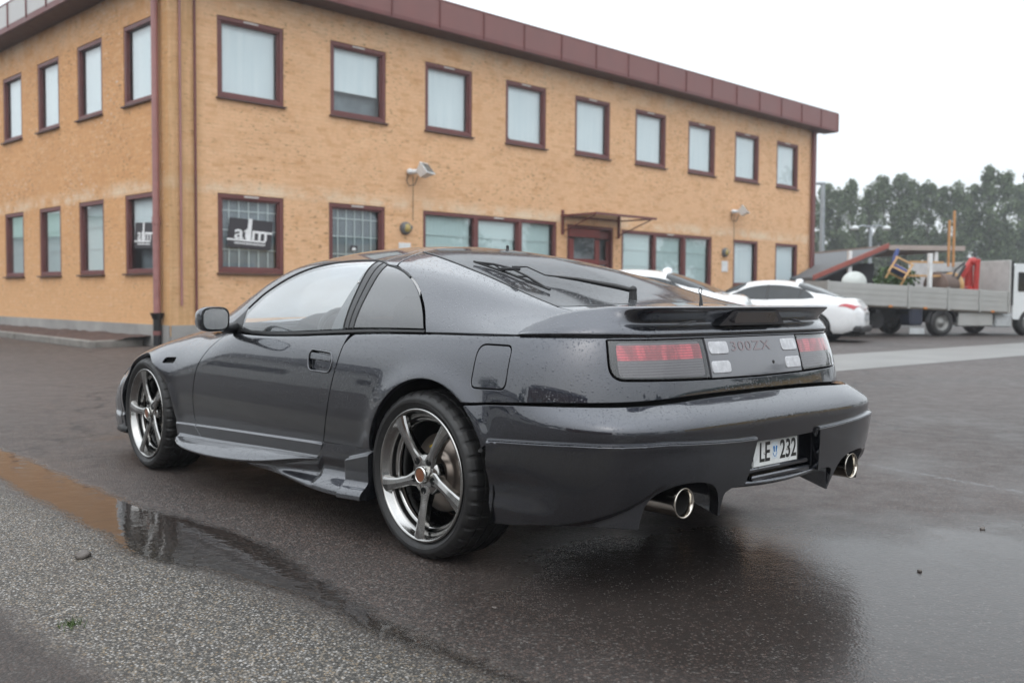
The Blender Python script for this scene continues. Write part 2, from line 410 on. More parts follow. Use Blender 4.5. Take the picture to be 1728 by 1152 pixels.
# greenhouse / roof / hatch: sections by x
zroof = nspline([-1.0, -.93, -.80, -.60, -.30, 0, .35, .70, 1.05, 1.30, 1.55, 1.80, 2.05, 2.25], [.905, .918, .948, .972, 1.032, 1.128, 1.200, 1.236, 1.248, 1.238, 1.168, 1.055, .93, .85])
ybelt = nspline([-.95, -.90, -.86, -.80, -.72, -.62, -.50, -.30, .2, .8, 1.5, 2.0, 2.3], [.34, .47, .565, .660, .735, .785, .817, .832, .832, .826, .808, .76, .70])
def bspl(ctrl, t):
    """clamped uniform cubic B-spline; ctrl: list of arrays, t in 0..1 (same shape)"""
    n = len(ctrl); kn = np.concatenate([[0]*3, np.linspace(0, 1, n-2), [1]*3]); t = np.clip(t, 0, 1-1e-9)
    d = [np.where((t >= kn[i]) & (t < kn[i+1]), 1.0, 0.0) for i in range(len(kn)-1)]
    for p in (1, 2, 3):
        e = []
        for i in range(len(kn)-p-1):
            a = 0 if kn[i+p] == kn[i] else (t-kn[i])/(kn[i+p]-kn[i])*d[i]
            b = 0 if kn[i+p+1] == kn[i+1] else (kn[i+p+1]-t)/(kn[i+p+1]-kn[i+1])*d[i+1]
            e.append(a+b)
        d = e
    return sum(c*b for c, b in zip(ctrl, d))
def SC(X, Q):
    """X station, Q 0 at the belt .. 1 at the centre line .. 2 at the right belt"""
    X = np.asarray(X, float); Q = np.asarray(Q, float); X, Q = np.broadcast_arrays(X, Q)
    sgn = np.where(Q > 1, -1.0, 1.0); q = np.where(Q > 1, 2-Q, Q)
    zb = zbelt(np.clip(X, -.95, 1.55))+.004; yb = ybelt(X); zc = zroof(X); h = zc-zb
    s = sstep(-.95, .3, X)      # sail leans more towards the tail
    ys = [yb, yb-.015-.06*s*0-.02*(1-s), yb-.085-.07*(1-s), yb-.175-.04*(1-s), yb-.265, yb*.45, yb*.22, yb*0]
    f = sstep(-.6, .9, X); a = .20*(1-f)+.15*f
    zs = [zb, zb+.16*h, zb+.44*h, zb+.74*h-a*.25*h+.02*s, zb+.915*h-a*.7*h, zb+.985*h-a*.45*h, zb+h-a*.1*h, zb+1.0*h]
    y = bspl(ys, q); z = bspl(zs, q)
    return np.stack([X+0*y, y*sgn, z], -1)

def normals(S, U, V, e=1.5e-3):
    du = S(U+e, V)-S(U-e, V); dv = S(U, V+e)-S(U, V-e)
    n = np.cross(du, dv); L = np.linalg.norm(n, axis=-1, keepdims=True); return n/np.maximum(L, 1e-12)

def invert(S, idx, tgt, grid):
    """find params with S(params)[idx]==tgt; grid=(U array,V array) for the start"""
    UU, VV = np.meshgrid(*grid, indexing='ij'); G = S(UU.ravel(), VV.ravel())[:, idx]
    out = []
    for t in np.atleast_2d(tgt):
        k = np.argmin(((G-t)**2).sum(1)); p = np.array([UU.ravel()[k], VV.ravel()[k]])
        for _ in range(12):
            f = S(p[0], p[1])[..., idx]-t
            e = 1e-4
            J = np.stack([(S(p[0]+e, p[1])[..., idx]-S(p[0]-e, p[1])[..., idx])/(2*e), (S(p[0], p[1]+e)[..., idx]-S(p[0], p[1]-e)[..., idx])/(2*e)], -1)
            try: d = np.linalg.solve(J, -f)
            except np.linalg.LinAlgError: break
            p = p+np.clip(d, -.08, .08)
            if np.abs(d).max() < 1e-6: break
        out.append(p)
    return np.array(out)
# ---------------------------------------------------------------- the sports coupe
CAR_LOC = (0.2915, 4.3298, 0); CAR_RZ = 2.3208
coupe = thing('sports_coupe', 'dark grey wet sports coupe with rear spoiler and five-spoke wheels in the foreground', 'car', CAR_LOC, CAR_RZ)

def SYM(S):
    def f(U, V):
        U = np.asarray(U, float); P = S(np.abs(U), V); sg = np.where(U < 0, -1.0, 1.0)
        P = P.copy(); P[..., 1] *= np.broadcast_to(sg, P[..., 1].shape); return P
    return f
SAs, SBs, SKs = SYM(SA), SYM(SB), SYM(SK)
def catmull(pts, n=6, closed=False):
    pts = [np.array(p, float) for p in pts]; m = len(pts); o = []
    for i in range(m if closed else m-1):
        p0 = pts[i-1] if (i > 0 or closed) else 2*pts[0]-pts[1]; p1 = pts[i]; p2 = pts[(i+1) % m]
        p3 = pts[(i+2) % m] if (i+2 < m or closed) else 2*p2-p1
        for k in range(n):
            t = k/n; o.append(tuple(.5*((2*p1)+(-p0+p2)*t+(2*p0-5*p1+4*p2-p3)*t*t+(-p0+3*p1-3*p2+p3)*t**3)))
    if not closed: o.append(tuple(pts[-1]))
    return o
def dens(poly, step, closed=True):
    o = []; m = len(poly)
    for i in range(m if closed else m-1):
        a, b = np.array(poly[i], float), np.array(poly[(i+1) % m], float); k = max(1, int(np.ceil(np.linalg.norm(b-a)/step)))
        for j in range(k): o.append(a+(b-a)*j/k)
    if not closed: o.append(np.array(poly[-1], float))
    return np.array(o)
def fillet(poly, r, n=5):
    o = []; m = len(poly)
    for i in range(m):
        p = np.array(poly[i], float); a = np.array(poly[i-1], float)-p; b = np.array(poly[(i+1) % m], float)-p
        la, lb = np.linalg.norm(a), np.linalg.norm(b); rr = r[i] if hasattr(r, '__len__') else r
        ang = np.arccos(np.clip((a@b)/(la*lb), -1, 1)); d = min(rr/np.tan(ang/2) if ang > .05 else 0, la*.45, lb*.45)
        if d < 1e-4 or ang > 3.0: o.append(tuple(p)); continue
        A = p+a/la*d; B = p+b/lb*d
        for k in range(n+1):
            t = k/n; o.append(tuple((1-t)**2*A+2*t*(1-t)*p+t*t*B))
    return o
def area2(p): x, y = p[:, 0], p[:, 1]; return (x*np.roll(y, -1)-np.roll(x, -1)*y).sum()/2
def offs(p, d):
    """offset a CCW polygon inwards by d"""
    e = np.roll(p, -1, 0)-p; e = e/np.maximum(np.linalg.norm(e, axis=1, keepdims=True), 1e-9); n = np.stack([-e[:, 1], e[:, 0]], 1)
    a = n+np.roll(n, 1, 0); a = a/np.maximum((a*a).sum(1, keepdims=True)/2, .35)
    return p+a*d
def inside(P, poly):
    x, y = P[:, 0], P[:, 1]; c = np.zeros(len(P), bool); j = len(poly)-1
    for i in range(len(poly)):
        xi, yi = poly[i]; xj, yj = poly[j]
        if yi != yj:
            m = ((yi > y) != (yj > y)) & (x < (xj-xi)*(y-yi)/(yj-yi)+xi); c ^= m
        j = i
    return c
CARC = np.array([.9, 0, .55])
def panel(name, S, poly, mat, parent=None, gap=.0028, bev=.003, depth=.018, step=.016, holes=(), lift=0.0, rim=True, dens_step=None, cen=None, extra=None):
    parent = coupe if parent is None else parent
    ds = dens_step or step*.8
    loops = []; P = dens(poly, ds)
    if area2(P) < 0: P = P[::-1]
    loops.append(P)
    for h in holes:
        H = dens(h, ds)
        if area2(H) > 0: H = H[::-1]
        loops.append(H)
    inner = [offs(l, gap/2+bev) for l in loops]; outer = [offs(l, gap/2) for l in loops]
    A = inner[0]; lo, hi = A.min(0), A.max(0)
    gu = np.arange(lo[0], hi[0], step); gv = np.arange(lo[1], hi[1], step*.87)
    GU, GV = np.meshgrid(gu, gv); GU = GU+np.where(np.arange(len(gv)) % 2, step/2, 0)[:, None]
    G = np.stack([GU.ravel(), GV.ravel()], 1)
    if extra is not None:
        ex = np.array(extra, float); gap_ok = np.ones(len(G), bool)
        for k in range(0, len(G), 400):
            gap_ok[k:k+400] = ((G[k:k+400, None, :]-ex[None])**2).sum(2).min(1) > (step*.6)**2
        G = np.concatenate([G[gap_ok], ex]); isx = np.arange(len(G)) >= gap_ok.sum()
    else: isx = np.zeros(len(G), bool)
    ok = inside(G, A)
    for l in inner[1:]: ok &= ~inside(G, l)
    allb = np.concatenate(inner)
    G = G[ok]; isx = isx[ok]
    if len(G):
        keep = np.ones(len(G), bool)
        for k in range(0, len(G), 500):
            d = ((G[k:k+500, None, :]-allb[None])**2).sum(2).min(1); keep[k:k+500] = d > np.where(isx[k:k+500], .003, step*.55)**2
        G = G[keep]
    V2 = np.concatenate([allb, G]); faces_in = []; b = 0; edges = []
    for l in inner:
        edges += [(b+i, b+(i+1) % len(l)) for i in range(len(l))]; b += len(l)
    r = delaunay_2d_cdt([Vector(map(float, p)) for p in V2], edges, [], 0, 1e-7)
    vo = np.array([(v.x, v.y) for v in r[0]]); fo = [f for f in r[2]]
    cen2 = np.array([vo[list(f)].mean(0) for f in fo]); ok = inside(cen2, inner[0])
    for l in inner[1:]: ok &= ~inside(cen2, l)
    fo = [f for f, k in zip(fo, ok) if k]
    used = sorted({i for f in fo for i in f}); mp = {i: k for k, i in enumerate(used)}
    vo = vo[used]; fo = [tuple(mp[i] for i in f) for f in fo]
    X = S(vo[:, 0], vo[:, 1]); Nn = normals(S, vo[:, 0], vo[:, 1])
    c = CARC if cen is None else np.array(cen)
    cc = np.stack([np.clip(X[:, 0], -.55, 2.6), 0*X[:, 0], np.full(len(X), .5)], 1) if cen is None else c
    flip = np.sign(((X-cc)*Nn).sum(1)).sum() < 0
    if flip: Nn = -Nn
    X = X+Nn*lift
    verts = [X]; nrm = [Nn]; faces = []
    fa = np.array(fo)
    fn = np.cross(X[fa[:, 1]]-X[fa[:, 0]], X[fa[:, 2]]-X[fa[:, 0]])
    if (fn*Nn[fa[:, 0]]).sum() < 0: fa = fa[:, ::-1]
    faces += [tuple(f) for f in fa]; n0 = len(X)
    if rim:
        # boundary loops from the mesh itself (nearest vertex of the inner ring)
        for l, lo_ in zip(inner, outer):
            e = S(l[:, 0], l[:, 1]); m = len(l)
            Ni = normals(S, l[:, 0], l[:, 1]); Ni = -Ni if flip else Ni
            O = S(lo_[:, 0], lo_[:, 1]); No = normals(S, lo_[:, 0], lo_[:, 1]); No = -No if flip else No
            out = O-e; out = out/np.maximum(np.linalg.norm(out, axis=1, keepdims=True), 1e-9)
            r1 = e+Ni*lift; r2 = O-No*bev*.8+No*lift; r3 = r2-No*depth
            base = sum(len(v) for v in verts)
            verts += [r1, r2, r3]; nrm += [Ni, out, out]
            tn = np.cross(np.roll(r1, -1, 0)-r1, r2-r1); sg = (tn*(Ni+out)).sum() > 0
            for i in range(m):
                j = (i+1) % m
                for a_ in (0, 1):
                    q = (base+a_*m+i, base+a_*m+j, base+(a_+1)*m+j, base+(a_+1)*m+i)
                    faces.append(q if sg else q[::-1])
    return meshobj(name, np.concatenate(verts), faces, mat, parent, True, np.concatenate(nrm))

UX = lambda x: x+(U2-XK)
def crease_rows(x0, x1):
    return [(UX(x), .314+(2.088-x)*.036+d) for x in np.arange(x0, x1, .018) for d in (.010, .005, .0015, -.002, -.0055, -.009, -.013, -.020)]
CRL = crease_rows(-.1, 2.15); 
def VT(x, frac=1.0):
    zt = float(zbelt(np.clip(x, -.95, 3.2))); r, h = top_round(np.array(min(max(x, -.95), 3.3))); return zt-float(h)+np.pi/2*math.sqrt((h*h+r*r)/2)*frac
def XZ(x, z):
    zt = float(zbelt(np.clip(x, -.95, 3.2))); r, h = top_round(np.array(min(max(x, -.95), 3.3))); r, h = float(r), float(h); z0 = zt-h
    if z <= z0: return (UX(x), z)
    return (UX(x), z0+2/math.pi*(np.pi/2*math.sqrt((h*h+r*r)/2))*math.asin(min(1, (z-z0)/h)))
def arc(a, t0, t1, n=26): return [(a[0]+a[2]*math.cos(t), a[1]+a[2]*math.sin(t)) for t in np.linspace(R(t0), R(t1), n)]
def mir(poly): return [(-u, v) for u, v in poly]

front_gap = catmull([(1.693, .80), (1.80, .714), (1.871, .619), (1.910, .493), (1.918, .40), (1.908, .324), (1.850, .262)], 5)
rear_gap = catmull([(.536, .83), (.576, .693), (.622, .514), (.668, .368), (.690, .312)], 5)
top_line = lambda x0, x1, n=24, fr=1.0: [(UX(x), VT(x, fr)) for x in np.linspace(x0, x1, n)]
ADJ = lambda P: [((abs(u)+.0147*float(sstep(.5, 1.2, abs(u))))*(1 if u >= 0 else -1), v) for u, v in P]
seamV = catmull([(1.345+.0, .615), (1.22, .627), (1.064, .637), (.893, .644), (.72, .648), (.56, .654), (.4, .660), (.2, .663), (0, .664)], 4)
seamV = ADJ(seamV)
fuel = fillet([(1.342, .8125), (1.166, .8125), (1.166, .677), (1.345, .672)], [.04, .03, .03, .03], 6)
fuel = [(u+.006, v) for u, v in fuel]
lens_o = fillet([(.762, .846), (.745, .7215), (.0, .7075), (.0, .8475)], [.004, .055, 0, 0], 8)
lens_hole = [p for p in lens_o if p[0] > .001]
lens_hole = lens_hole+[(.30, .7165)]+[(-.30, .7165)]+[(-u, v) for u, v in lens_hole[::-1]]+[(-.30, .8475), (.30, .8475)]
lens_hole = [(u, v) for u, v in lens_hole]
# order: start top-left going down the left edge, along the bottom, up the right, back along the top
left_edge = [p for p in fillet([(.762, .846), (.745, .7215), (.30, .7125), (.30, .8475)], [.006, .055, .0, .0], 8)]
le = ADJ([p for p in left_edge if p[0] > .31])
lens_hole = le+[(.30, .7125), (0, .7095), (-.30, .7125)]+[(-u, v) for u, v in le[::-1]]+[(-.30, .8475), (0, .848), (.30, .8475)]

# handle opening
handle = fillet([(UX(.806), .750), (UX(.608), .746), (UX(.612), .668), (UX(.797), .670)], [.040, .040, .055, .060], 9)

for sg in (1, -1):
    mm_ = (lambda q: q) if sg > 0 else mir
    # door
    poly = [XZ(x, min(z, float(zbelt(x))-.002)) for x, z in front_gap[:-1]]+fillet([(UX(1.908), .33), (UX(1.850), .256), (UX(.70), .298), (UX(.672), .36)], [0, .02, .03, 0], 4)[1:-1]
    poly += [(UX(x), z) for x, z in rear_gap[::-1] if z > .33 and z < .80]+top_line(.540, 1.690)
    door = panel('door', SAs, mm_(poly), M['paint'], holes=[mm_(handle)], extra=mm_(CRL))
    if sg > 0: tag(door, 'left door with oval recessed handle')
    cup = panel('handle_recess', SAs, mm_([(u, v) for u, v in handle]), M['paint'], door, lift=-.016, rim=False, step=.02)
    hb = fillet([(UX(.796), .745), (UX(.617), .741), (UX(.619), .712), (UX(.793), .716)], [.022, .022, .008, .008], 6)
    panel('door_handle', SAs, mm_(hb), M['paint'], door, lift=.001, depth=.012, step=.012, gap=.006)
    P = [SAs(np.array(u*sg), np.array(v)) for u, v in handle]; bz = MB(); bz.tube([(p[0], p[1], p[2]) for p in P], .0045, 6, closed=True); bz.build('handle_bezel', M['paint'], door)
    # fender
    fp = top_line(1.735, 2.90, 40)
    fen = [XZ(x, min(z, float(zbelt(x))-.003)) for x, z in front_gap]+[(UX(1.86), .205), (UX(2.09), .200)]
    ar = [XZ(x, z) for x, z in arc(AF, -12, 192, 40)][::-1]          # rear foot to front foot
    ar = [p for p in ar]
    fen += ar+[(UX(2.93), .24), (UX(2.93), VT(2.93, 1.0))]+fp[::-1]
    mk = fillet([XZ(2.255, .652), XZ(2.160, .656), XZ(2.160, .630), XZ(2.243, .627)], .012, 4)
    fn_ = panel('front_fender', SAs, mm_(fen), M['paint'], holes=[mm_(mk)], step=.018, extra=mm_(CRL))
    panel('side_marker_socket', SAs, mm_(mk), M['under'], fn_, lift=-.02, rim=False, step=.03)

# front bumper and nose in one cover
nose = [(UX(2.935), VT(2.93, 1.0)), (UX(2.935), .17)]+[(u, .17) for u in np.linspace(UX(3.1), U5, 12)]
nose = nose+[(2*U5-u, v) for u, v in nose[::-1]]
def SNs(U, V):
    U = np.asarray(U, float); f = U > U5; P = SA(np.where(f, 2*U5-U, U), V).copy(); P[..., 1] = np.where(f, -P[..., 1], P[..., 1]); return P
panel('front_bumper', SNs, nose, M['paint'], step=.03, cen=(2.6, 0, .4))
for sg in (1, -1):
    hl = [(UX(2.95), .585), (UX(2.95), .525), (U3+.52, .50), (U3+.50, .55)]
    panel('headlight', SNs, hl if sg > 0 else [(2*U5-u, v) for u, v in hl], M['gloss_black'], lift=.004, step=.03, cen=(2.6, 0, .4))

# hood: crowned sheet between the two fender ridges
nx, ny = 40, 25; hv = []; hn = []
us = np.concatenate([np.linspace(UX(1.86), U3, 24), np.linspace(U3, U5-.02, 17)[1:]])
for u in us:
    x_ = float(np.clip(XK+(u-U2), -.95, 3.3)); P = SA(np.array(u), np.array(VT(min(x_, 3.2), 1.0)))
    for q in np.linspace(-1, 1, ny): hv.append((P[0]+.02*(1-q*q), P[1]*q*.992, P[2]+.035*(1-q*q)*min(1, abs(P[1])/.5)))
nx = len(us); hf = [(i*ny+j, i*ny+j+1, (i+1)*ny+j+1, (i+1)*ny+j) for i in range(nx-1) for j in range(ny-1)]
meshobj('hood', hv, [f[::-1] for f in hf], M['paint'], coupe, True)

# rear body: quarters and the strip under the lamps are one pressing
def qhalf():
    s = [(UX(x), z) for x, z in rear_gap if z < .80]
    top = top_line(.528, -.42, 26)                       # side, then round the corner
    top += [(u, VT(-.9, 1.0)) for u in np.linspace(U2, 0, 26)][1:]
    arr = [(UX(x), z) for x, z in arc(AR, 9, 126, 40)]
    return s, top, arr
s, top, arr = qhalf()
low = [(u, v) for u, v in seamV]
left = [(u, v) for u, v in top[::-1]][:-1]+s[:-2]+[(UX(.672), .366), (UX(.30), .378)]+arr+low[1:]
# left runs from tail centre along the top to the door, down, along the arch and the seam back to the centre
poly = left[:-1]+[(0, .664)]
full = poly+[(-u, v) for u, v in poly[::-1][1:-1]]
rear_body = panel('rear_body_panel', SAs, full, M['paint'], holes=[fuel, lens_hole], step=.014, extra=CRL+mir(CRL))
panel('fuel_door', SAs, fuel, M['paint'], step=.014)

# bumper
bt = [(u, v-.004) for u, v in seamV]
bl = [(U2+.045, .455)]+[(u, kit_top(u)-.022) for u in np.linspace(U2, 0, 30)]
ba = [(UX(x), z) for x, z in arc(AR, 126.5, 158, 12)]
half = bt[::-1]+[p for p in ba[1:]]+bl
half = [p for p in half]
full = half[:-1]+[(0, half[-1][1])]+[(-u, v) for u, v in half[::-1][1:-1]]
bumper = panel('rear_bumper', SBs, full, M['paint'], step=.012, depth=.014)

# kit valance with exhaust openings and fins
kt = [(u, float(kit_top(u))) for u in np.linspace(.205, 1.234, 44)]
kl = kt+catmull([(1.234, .4615), (1.252, .36), (1.256, .26), (1.243, .2014)], 5)[1:]
kl += catmull([(1.243, .2014), (1.15, .212), (1.058, .230), (.936, .242), (.860, .249), (.786, .251), (.716, .245)], 5)[1:]
kl += catmull([(.716, .245), (.708, .29), (.697, .3245), (.668, .361), (.62, .383), (.56, .390), (.481, .384), (.42, .362), (.385, .315), (.364, .25)], 5)[1:]
kl += [(.352, .252)]+catmull([(.352, .252), (.357, .30), (.345, .338), (.29, .345), (.245, .342)], 4)[1:]
kl += [(.236, .37), (.222, .43), (.210, .49)]
for sg in (1, -1):
    kx = [(u*sg, kit_top(u)-d) for u in np.arange(.22, 1.22, .012) for d in (.0045, .0065, .0085, .011, .016)]
    kx += [(u*sg, float(np.interp(u, [.66, .70, .75, .80, .86, .92, 1.0], [.385, .352, .322, .298, .272, .252, .235]))+d) for u in np.arange(.66, .96, .008) for d in (.014, .008, .003, -.002, -.007, -.012, -.018)]
    kx = [p for p in kx if p[1] > .262 or abs(p[0]) > .9]
    kit = panel('rear_valance', SKs, kl if sg > 0 else mir(kl), M['paint'], step=.010, depth=.035, bev=.002, gap=.001, extra=kx)
    # top ledge returning to the bumper
    v = []; us = np.linspace(.207, 1.232, 60)
    A = SKs(us*sg, kit_top(us)-.013); B = SBs(us*sg, kit_top(us)+.002); nb = len(us)
    A = SKs(us*sg, kit_top(us)-.010); A[:, 2] += .0065; led = MB(); led.add(list(B)+list((A+B)/2+np.array([0, 0, .0015]))+list(A), [(k*nb+i, k*nb+i+1, (k+1)*nb+i+1, (k+1)*nb+i) if sg > 0 else (k*nb+i+1, k*nb+i, (k+1)*nb+i, (k+1)*nb+i+1) for k in (0, 1) for i in range(nb-1)], True); led.build('valance_ledge', M['paint'], kit)
    # exhaust fins: shaped plates running forward from the valance
    for u0, z0, z1, dz in ((.357, .253, .40, .24), (.709, .262, .40, .20)):
        P = SK(np.array(u0), np.array(.30)); f = MB()
        y = P[1]*sg; x0 = P[0]+.012
        f.prism([(x0, z0), (x0+dz, z0+.07), (x0+dz, z1), (x0-.0, z1)], y-.006, y+.006, 'XZ')
        f.build('valance_fin', M['paint'], coupe)
# centre step below the plate
for k, (z, xb, h_) in enumerate(((.385, -1.012, .018), (.360, -1.024, .018))):
    b = MB(); b.box((xb+.03, 0, z), (.06, .40-.02*k, h_), bev=.005); b.build('plate_step', M['paint'], coupe)
lip = MB()
pr = [(-.96, .348), (-1.022, .352), (-1.036, .346), (-1.036, .336), (-1.01, .326), (-.96, .322)]
ys = np.linspace(-.245, .245, 25); vv = []
for y in ys:
    for x, z in pr: vv.append((x+.02*(abs(y)/.24)**2, y, z+.006*(abs(y)/.24)**2))
n = len(pr); lip.add(vv, [(i*n+j, (i+1)*n+j, (i+1)*n+j+1, i*n+j+1) for i in range(len(ys)-1) for j in range(n-1)], True)
lip.build('valance_lip', M['paint'], coupe)
b = MB(); b.box((-.955, 0, .43), (.02, .46, .20)); b.box((-.97, .215, .44), (.09, .012, .15)); b.box((-.97, -.215, .44), (.09, .012, .15)); b.build('plate_recess', M['paint'], coupe)

# ---- inner shell, wheel housings, floor: all unlit black so nothing shows through the gaps
UU = np.linspace(-U2-2.9, U2+2.9, 150)
def arch_cut(P):
    return (np.hypot(P[:, 0]-AR[0], P[:, 2]-AR[1]) < AR[2]+.012) | (np.hypot(P[:, 0]-AF[0], P[:, 2]-AF[1]) < AF[2]+.012)
v = []; nV = 22
uu = np.linspace(-(UX(2.9)), UX(2.9), 260); vvv = np.linspace(.22, .84, nV)
G = SAs(np.repeat(uu, nV), np.tile(vvv, len(uu)))
Nn = normals(SAs, np.repeat(uu, nV), np.tile(vvv, len(uu))); sgn = np.sign(((G-np.array([.8, 0, .5]))*Nn).sum(1)); Nn = Nn*sgn[:, None]
G = G-Nn*.026; cut = arch_cut(G)
fc = []
for i in range(len(uu)-1):
    for j in range(nV-1):
        q = (i*nV+j, (i+1)*nV+j, (i+1)*nV+j+1, i*nV+j+1)
        if not any(cut[list(q)]) and not (min(abs(uu[i]), abs(uu[i+1])) < .80 and vvv[j] > .68) and not (min(abs(uu[i]), abs(uu[i+1])) < 1.20 and vvv[j] < .40): fc.append(q)
meshobj('inner_shell', G, fc, M['under'], coupe)
b = MB(); b.box((1.05, 0, .215), (3.2, 1.50, .03)); b.box((-.60, 0, .43), (.66, 1.30, .03)); b.box((2.75, 0, .30), (.9, 1.2, .02))
b.box((-.30, .30, .36), (.4, .3, .14), bev=.04); b.box((.75, 0, .20), (1.6, .25, .06)); b.tube([(-.75, .55, .322), (-.5, .45, .33), (1.2, .2, .2)], .03)
b.tube([(-.75, -.55, .322), (-.5, -.45, .33), (1.2, -.2, .2)], .03); b.box((0, 0, .32), (.12, 1.3, .1), bev=.02)
b.build('underbody', M['under'], coupe)
for ax_, AA in (('rear', AR), ('front', AF)):
    for sg in (1, -1):
        b = MB(); r = AA[2]+.008; n = 28; vs = []
        for t in np.linspace(R(-20), R(200), n):
            for y in ((.885 if ax_ == 'rear' else .80), .54): vs.append((AA[0]+r*math.cos(t), y*sg, AA[1]+r*math.sin(t)))
        b.add(vs, [(2*i, 2*i+1, 2*i+3, 2*i+2) for i in range(n-1)], True)
        vs = [(AA[0], .54*sg, AA[1])]+[(AA[0]+r*math.cos(t), .54*sg, AA[1]+r*math.sin(t)) for t in np.linspace(R(-20), R(200), n)]
        b.add(vs, [(0, i, i+1) for i in range(1, n)])
        b.build('wheel_housing', M['under'], coupe)

# ---- side skirt: a ledge that grows out of the sill, ending in a flared vent before the rear wheel
xs_ = [2.085, 2.02, 1.90, 1.75, 1.60, 1.40, 1.20, 1.00, .85, .75, .68]
# per station: (y,z) of inner top, ledge inner, ledge outer, lower outer, under
_zt = nspline([.55, .72, 1.2, 1.85, 2.1], [.322, .311, .283, .254, .260]); _li = nspline([.60, .75, 1.0, 1.5, 1.85, 2.1], [.306, .297, .284, .260, .246, .240])
_yo = nspline([.60, .75, .95, 1.2, 1.5, 1.8, 1.98, 2.1], [.876, .896, .920, .940, .952, .954, .940, .905]); _zo = nspline([.60, .80, 1.1, 1.4, 1.75, 2.1], [.300, .284, .240, .213, .203, .220])
_zbb = nspline([.28, .55, .95, 1.4, 2.1], [.183, .170, .181, .187, .195])
def skirt_sec(x): return float(_zt(x)), float(_li(x)), float(_yo(x)), float(_zo(x)), float(_zbb(x))
for sg in (1, -1):
    rows = []
    XS = np.linspace(2.09, .70, 72)
    for x in XS:
        zt, li, yo, zo, zb_ = skirt_sec(x)
        c = [(.868, zt+.02), (.876, zt), (.882, (zt+li)/2), (.887, li+.004), (.896, li-.002), ((.896+yo)/2, (li+zo)/2+.003), (yo-.008, zo+.006), (yo, zo), (yo-.004, zo-.010), (yo-.030, zo-.018), (.885, zo-.022), (.872, max(zb_+.01, zo-.045)), (.86, zb_), (.78, zb_+.01)]
        ta = np.linspace(0, 1, 34); Y = bspl([np.full(34, q[0]) for q in c], ta); Z = bspl([np.full(34, q[1]) for q in c], ta)
        rows.append([(x, y*sg, z) for y, z in zip(Y, Z)])
    m = 34; vs = [p for r_ in rows for p in r_]
    fs = [(i*m+j, (i+1)*m+j, (i+1)*m+j+1, i*m+j+1) for i in range(len(rows)-1) for j in range(m-1)]
    if sg < 0: fs = [f[::-1] for f in fs]
    b = MB(); b.add(vs, [f[::-1] for f in fs], True)
    # closed front tip
    b.add(rows[0], [tuple(range(m)) if sg < 0 else tuple(range(m))[::-1]])
    b.build('side_skirt', M['paint'], coupe)
    # rear flare: surface by (x, z) with a vent step
    rows = []
    X2 = np.concatenate([np.linspace(1.32, .482, 64), np.linspace(.478, .430, 16), np.linspace(.422, .285, 16)])
    for x in X2:
        k = sstep(1.32, .45, x)
        zt = float(.306-.170*(max(x, .70)-.70)+(sstep(.71, .665, x))*(.062+.045*(.66-x)))
        zb_ = float(_zbb(x))
        yb_ = .880+.055*k
        st = sstep(.466, .450, x)                    # step of the vent
        zs = np.linspace(0, 1, 64); line = []
        for t in zs:
            z = zt+(zb_-zt)*t
            base = .884+(.004)*math.sin(math.pi*t)
            low = sstep(.60, .98, t)
            y = base+(yb_-base)*low-.018*k*math.exp(-((t-.52)/.16)**2)*(1-st)
            zt0 = .335+(.455-x)*.24; t0 = float(np.clip((zt-zt0)/(zt-zb_), 0, .4)); y = y+st*(.030*sstep(t0, t0+.085, t)*(1-.30*t))
            line.append((x, y*sg, z))
        line.append((x, (yb_-.02)*sg, zb_-.004)); line.append((x, .80*sg, zb_+.01))
        rows.append(line)
    m = len(rows[0]); vs = [p for r_ in rows for p in r_]
    fs = [(i*m+j, (i+1)*m+j, (i+1)*m+j+1, i*m+j+1) for i in range(len(rows)-1) for j in range(m-1)]
    if sg > 0: fs = [f[::-1] for f in fs]
    b = MB(); b.add(vs, fs, True); b.add(rows[-1], [tuple(range(m))])
    b.build('skirt_flare', M['paint'], coupe)

# front spoiler tip seen ahead of the front wheel
for sg in (1, -1):
    b = MB()
    P = [(2.86, .835), (2.95, .835), (3.15, .76), (3.40, .50), (3.50, .2), (3.51, 0)]
    P = catmull(P, 5); vs = []
    for x, y in P:
        for dx, z in ((0, .25), (.02, .20), (.03, .175), (.0, .165), (-.06, .17)):
            n_ = Vector((x-2.6, y, 0)).normalized(); vs.append((x+n_.x*dx, (y+n_.y*dx)*sg, z))
    n = 5; fs = [(i*n+j, (i+1)*n+j, (i+1)*n+j+1, i*n+j+1) for i in range(len(P)-1) for j in range(n-1)]
    b.add(vs, fs if sg > 0 else [f[::-1] for f in fs], True); b.build('front_spoiler', M['black'], coupe)

# ---- greenhouse panels (X, Q)
def SCs(X, Q): return SC(X, Q)
GC_ = dict(cen=(.6, 0, .80))
def mq(poly): return [(x, 2-q) for x, q in poly]
dg_top = catmull([(1.577, .157), (1.50, .238), (1.384, .300), (1.234, .370), (1.104, .438), (.98, .497), (.85, .536), (.680, .545)], 6)
quarter_rear = catmull([(.551, .464), (.456, .428), (.335, .3575), (.241, .283), (.156, .197), (.085, .108), (.036, .021)], 5)
ws_left = catmull([(2.06, .12), (1.85, .20), (1.63, .31), (1.42, .45), (1.22, .60), (1.10, .75), (1.04, .88), (1.02, 1.0)], 5)
hatch_left = catmull([(.648, .800), (.328, .708), (.108, .649), (-.063, .620), (-.197, .599), (-.291, .575), (-.385, .535), (-.451, .479)], 5)
glass_rear = catmull([(-.451, .479), (-.472, .530), (-.490, .620), (-.510, .72), (-.540, .86), (-.555, 1.0)], 5)
seam1 = catmull([(.618, .525), (.662, .65), (.712, .79), (.748, .90), (.760, 1.0)], 4)
seam2 = catmull([(.487, .468), (.565, .64), (.652, .800), (.690, .90), (.702, 1.0)], 4)
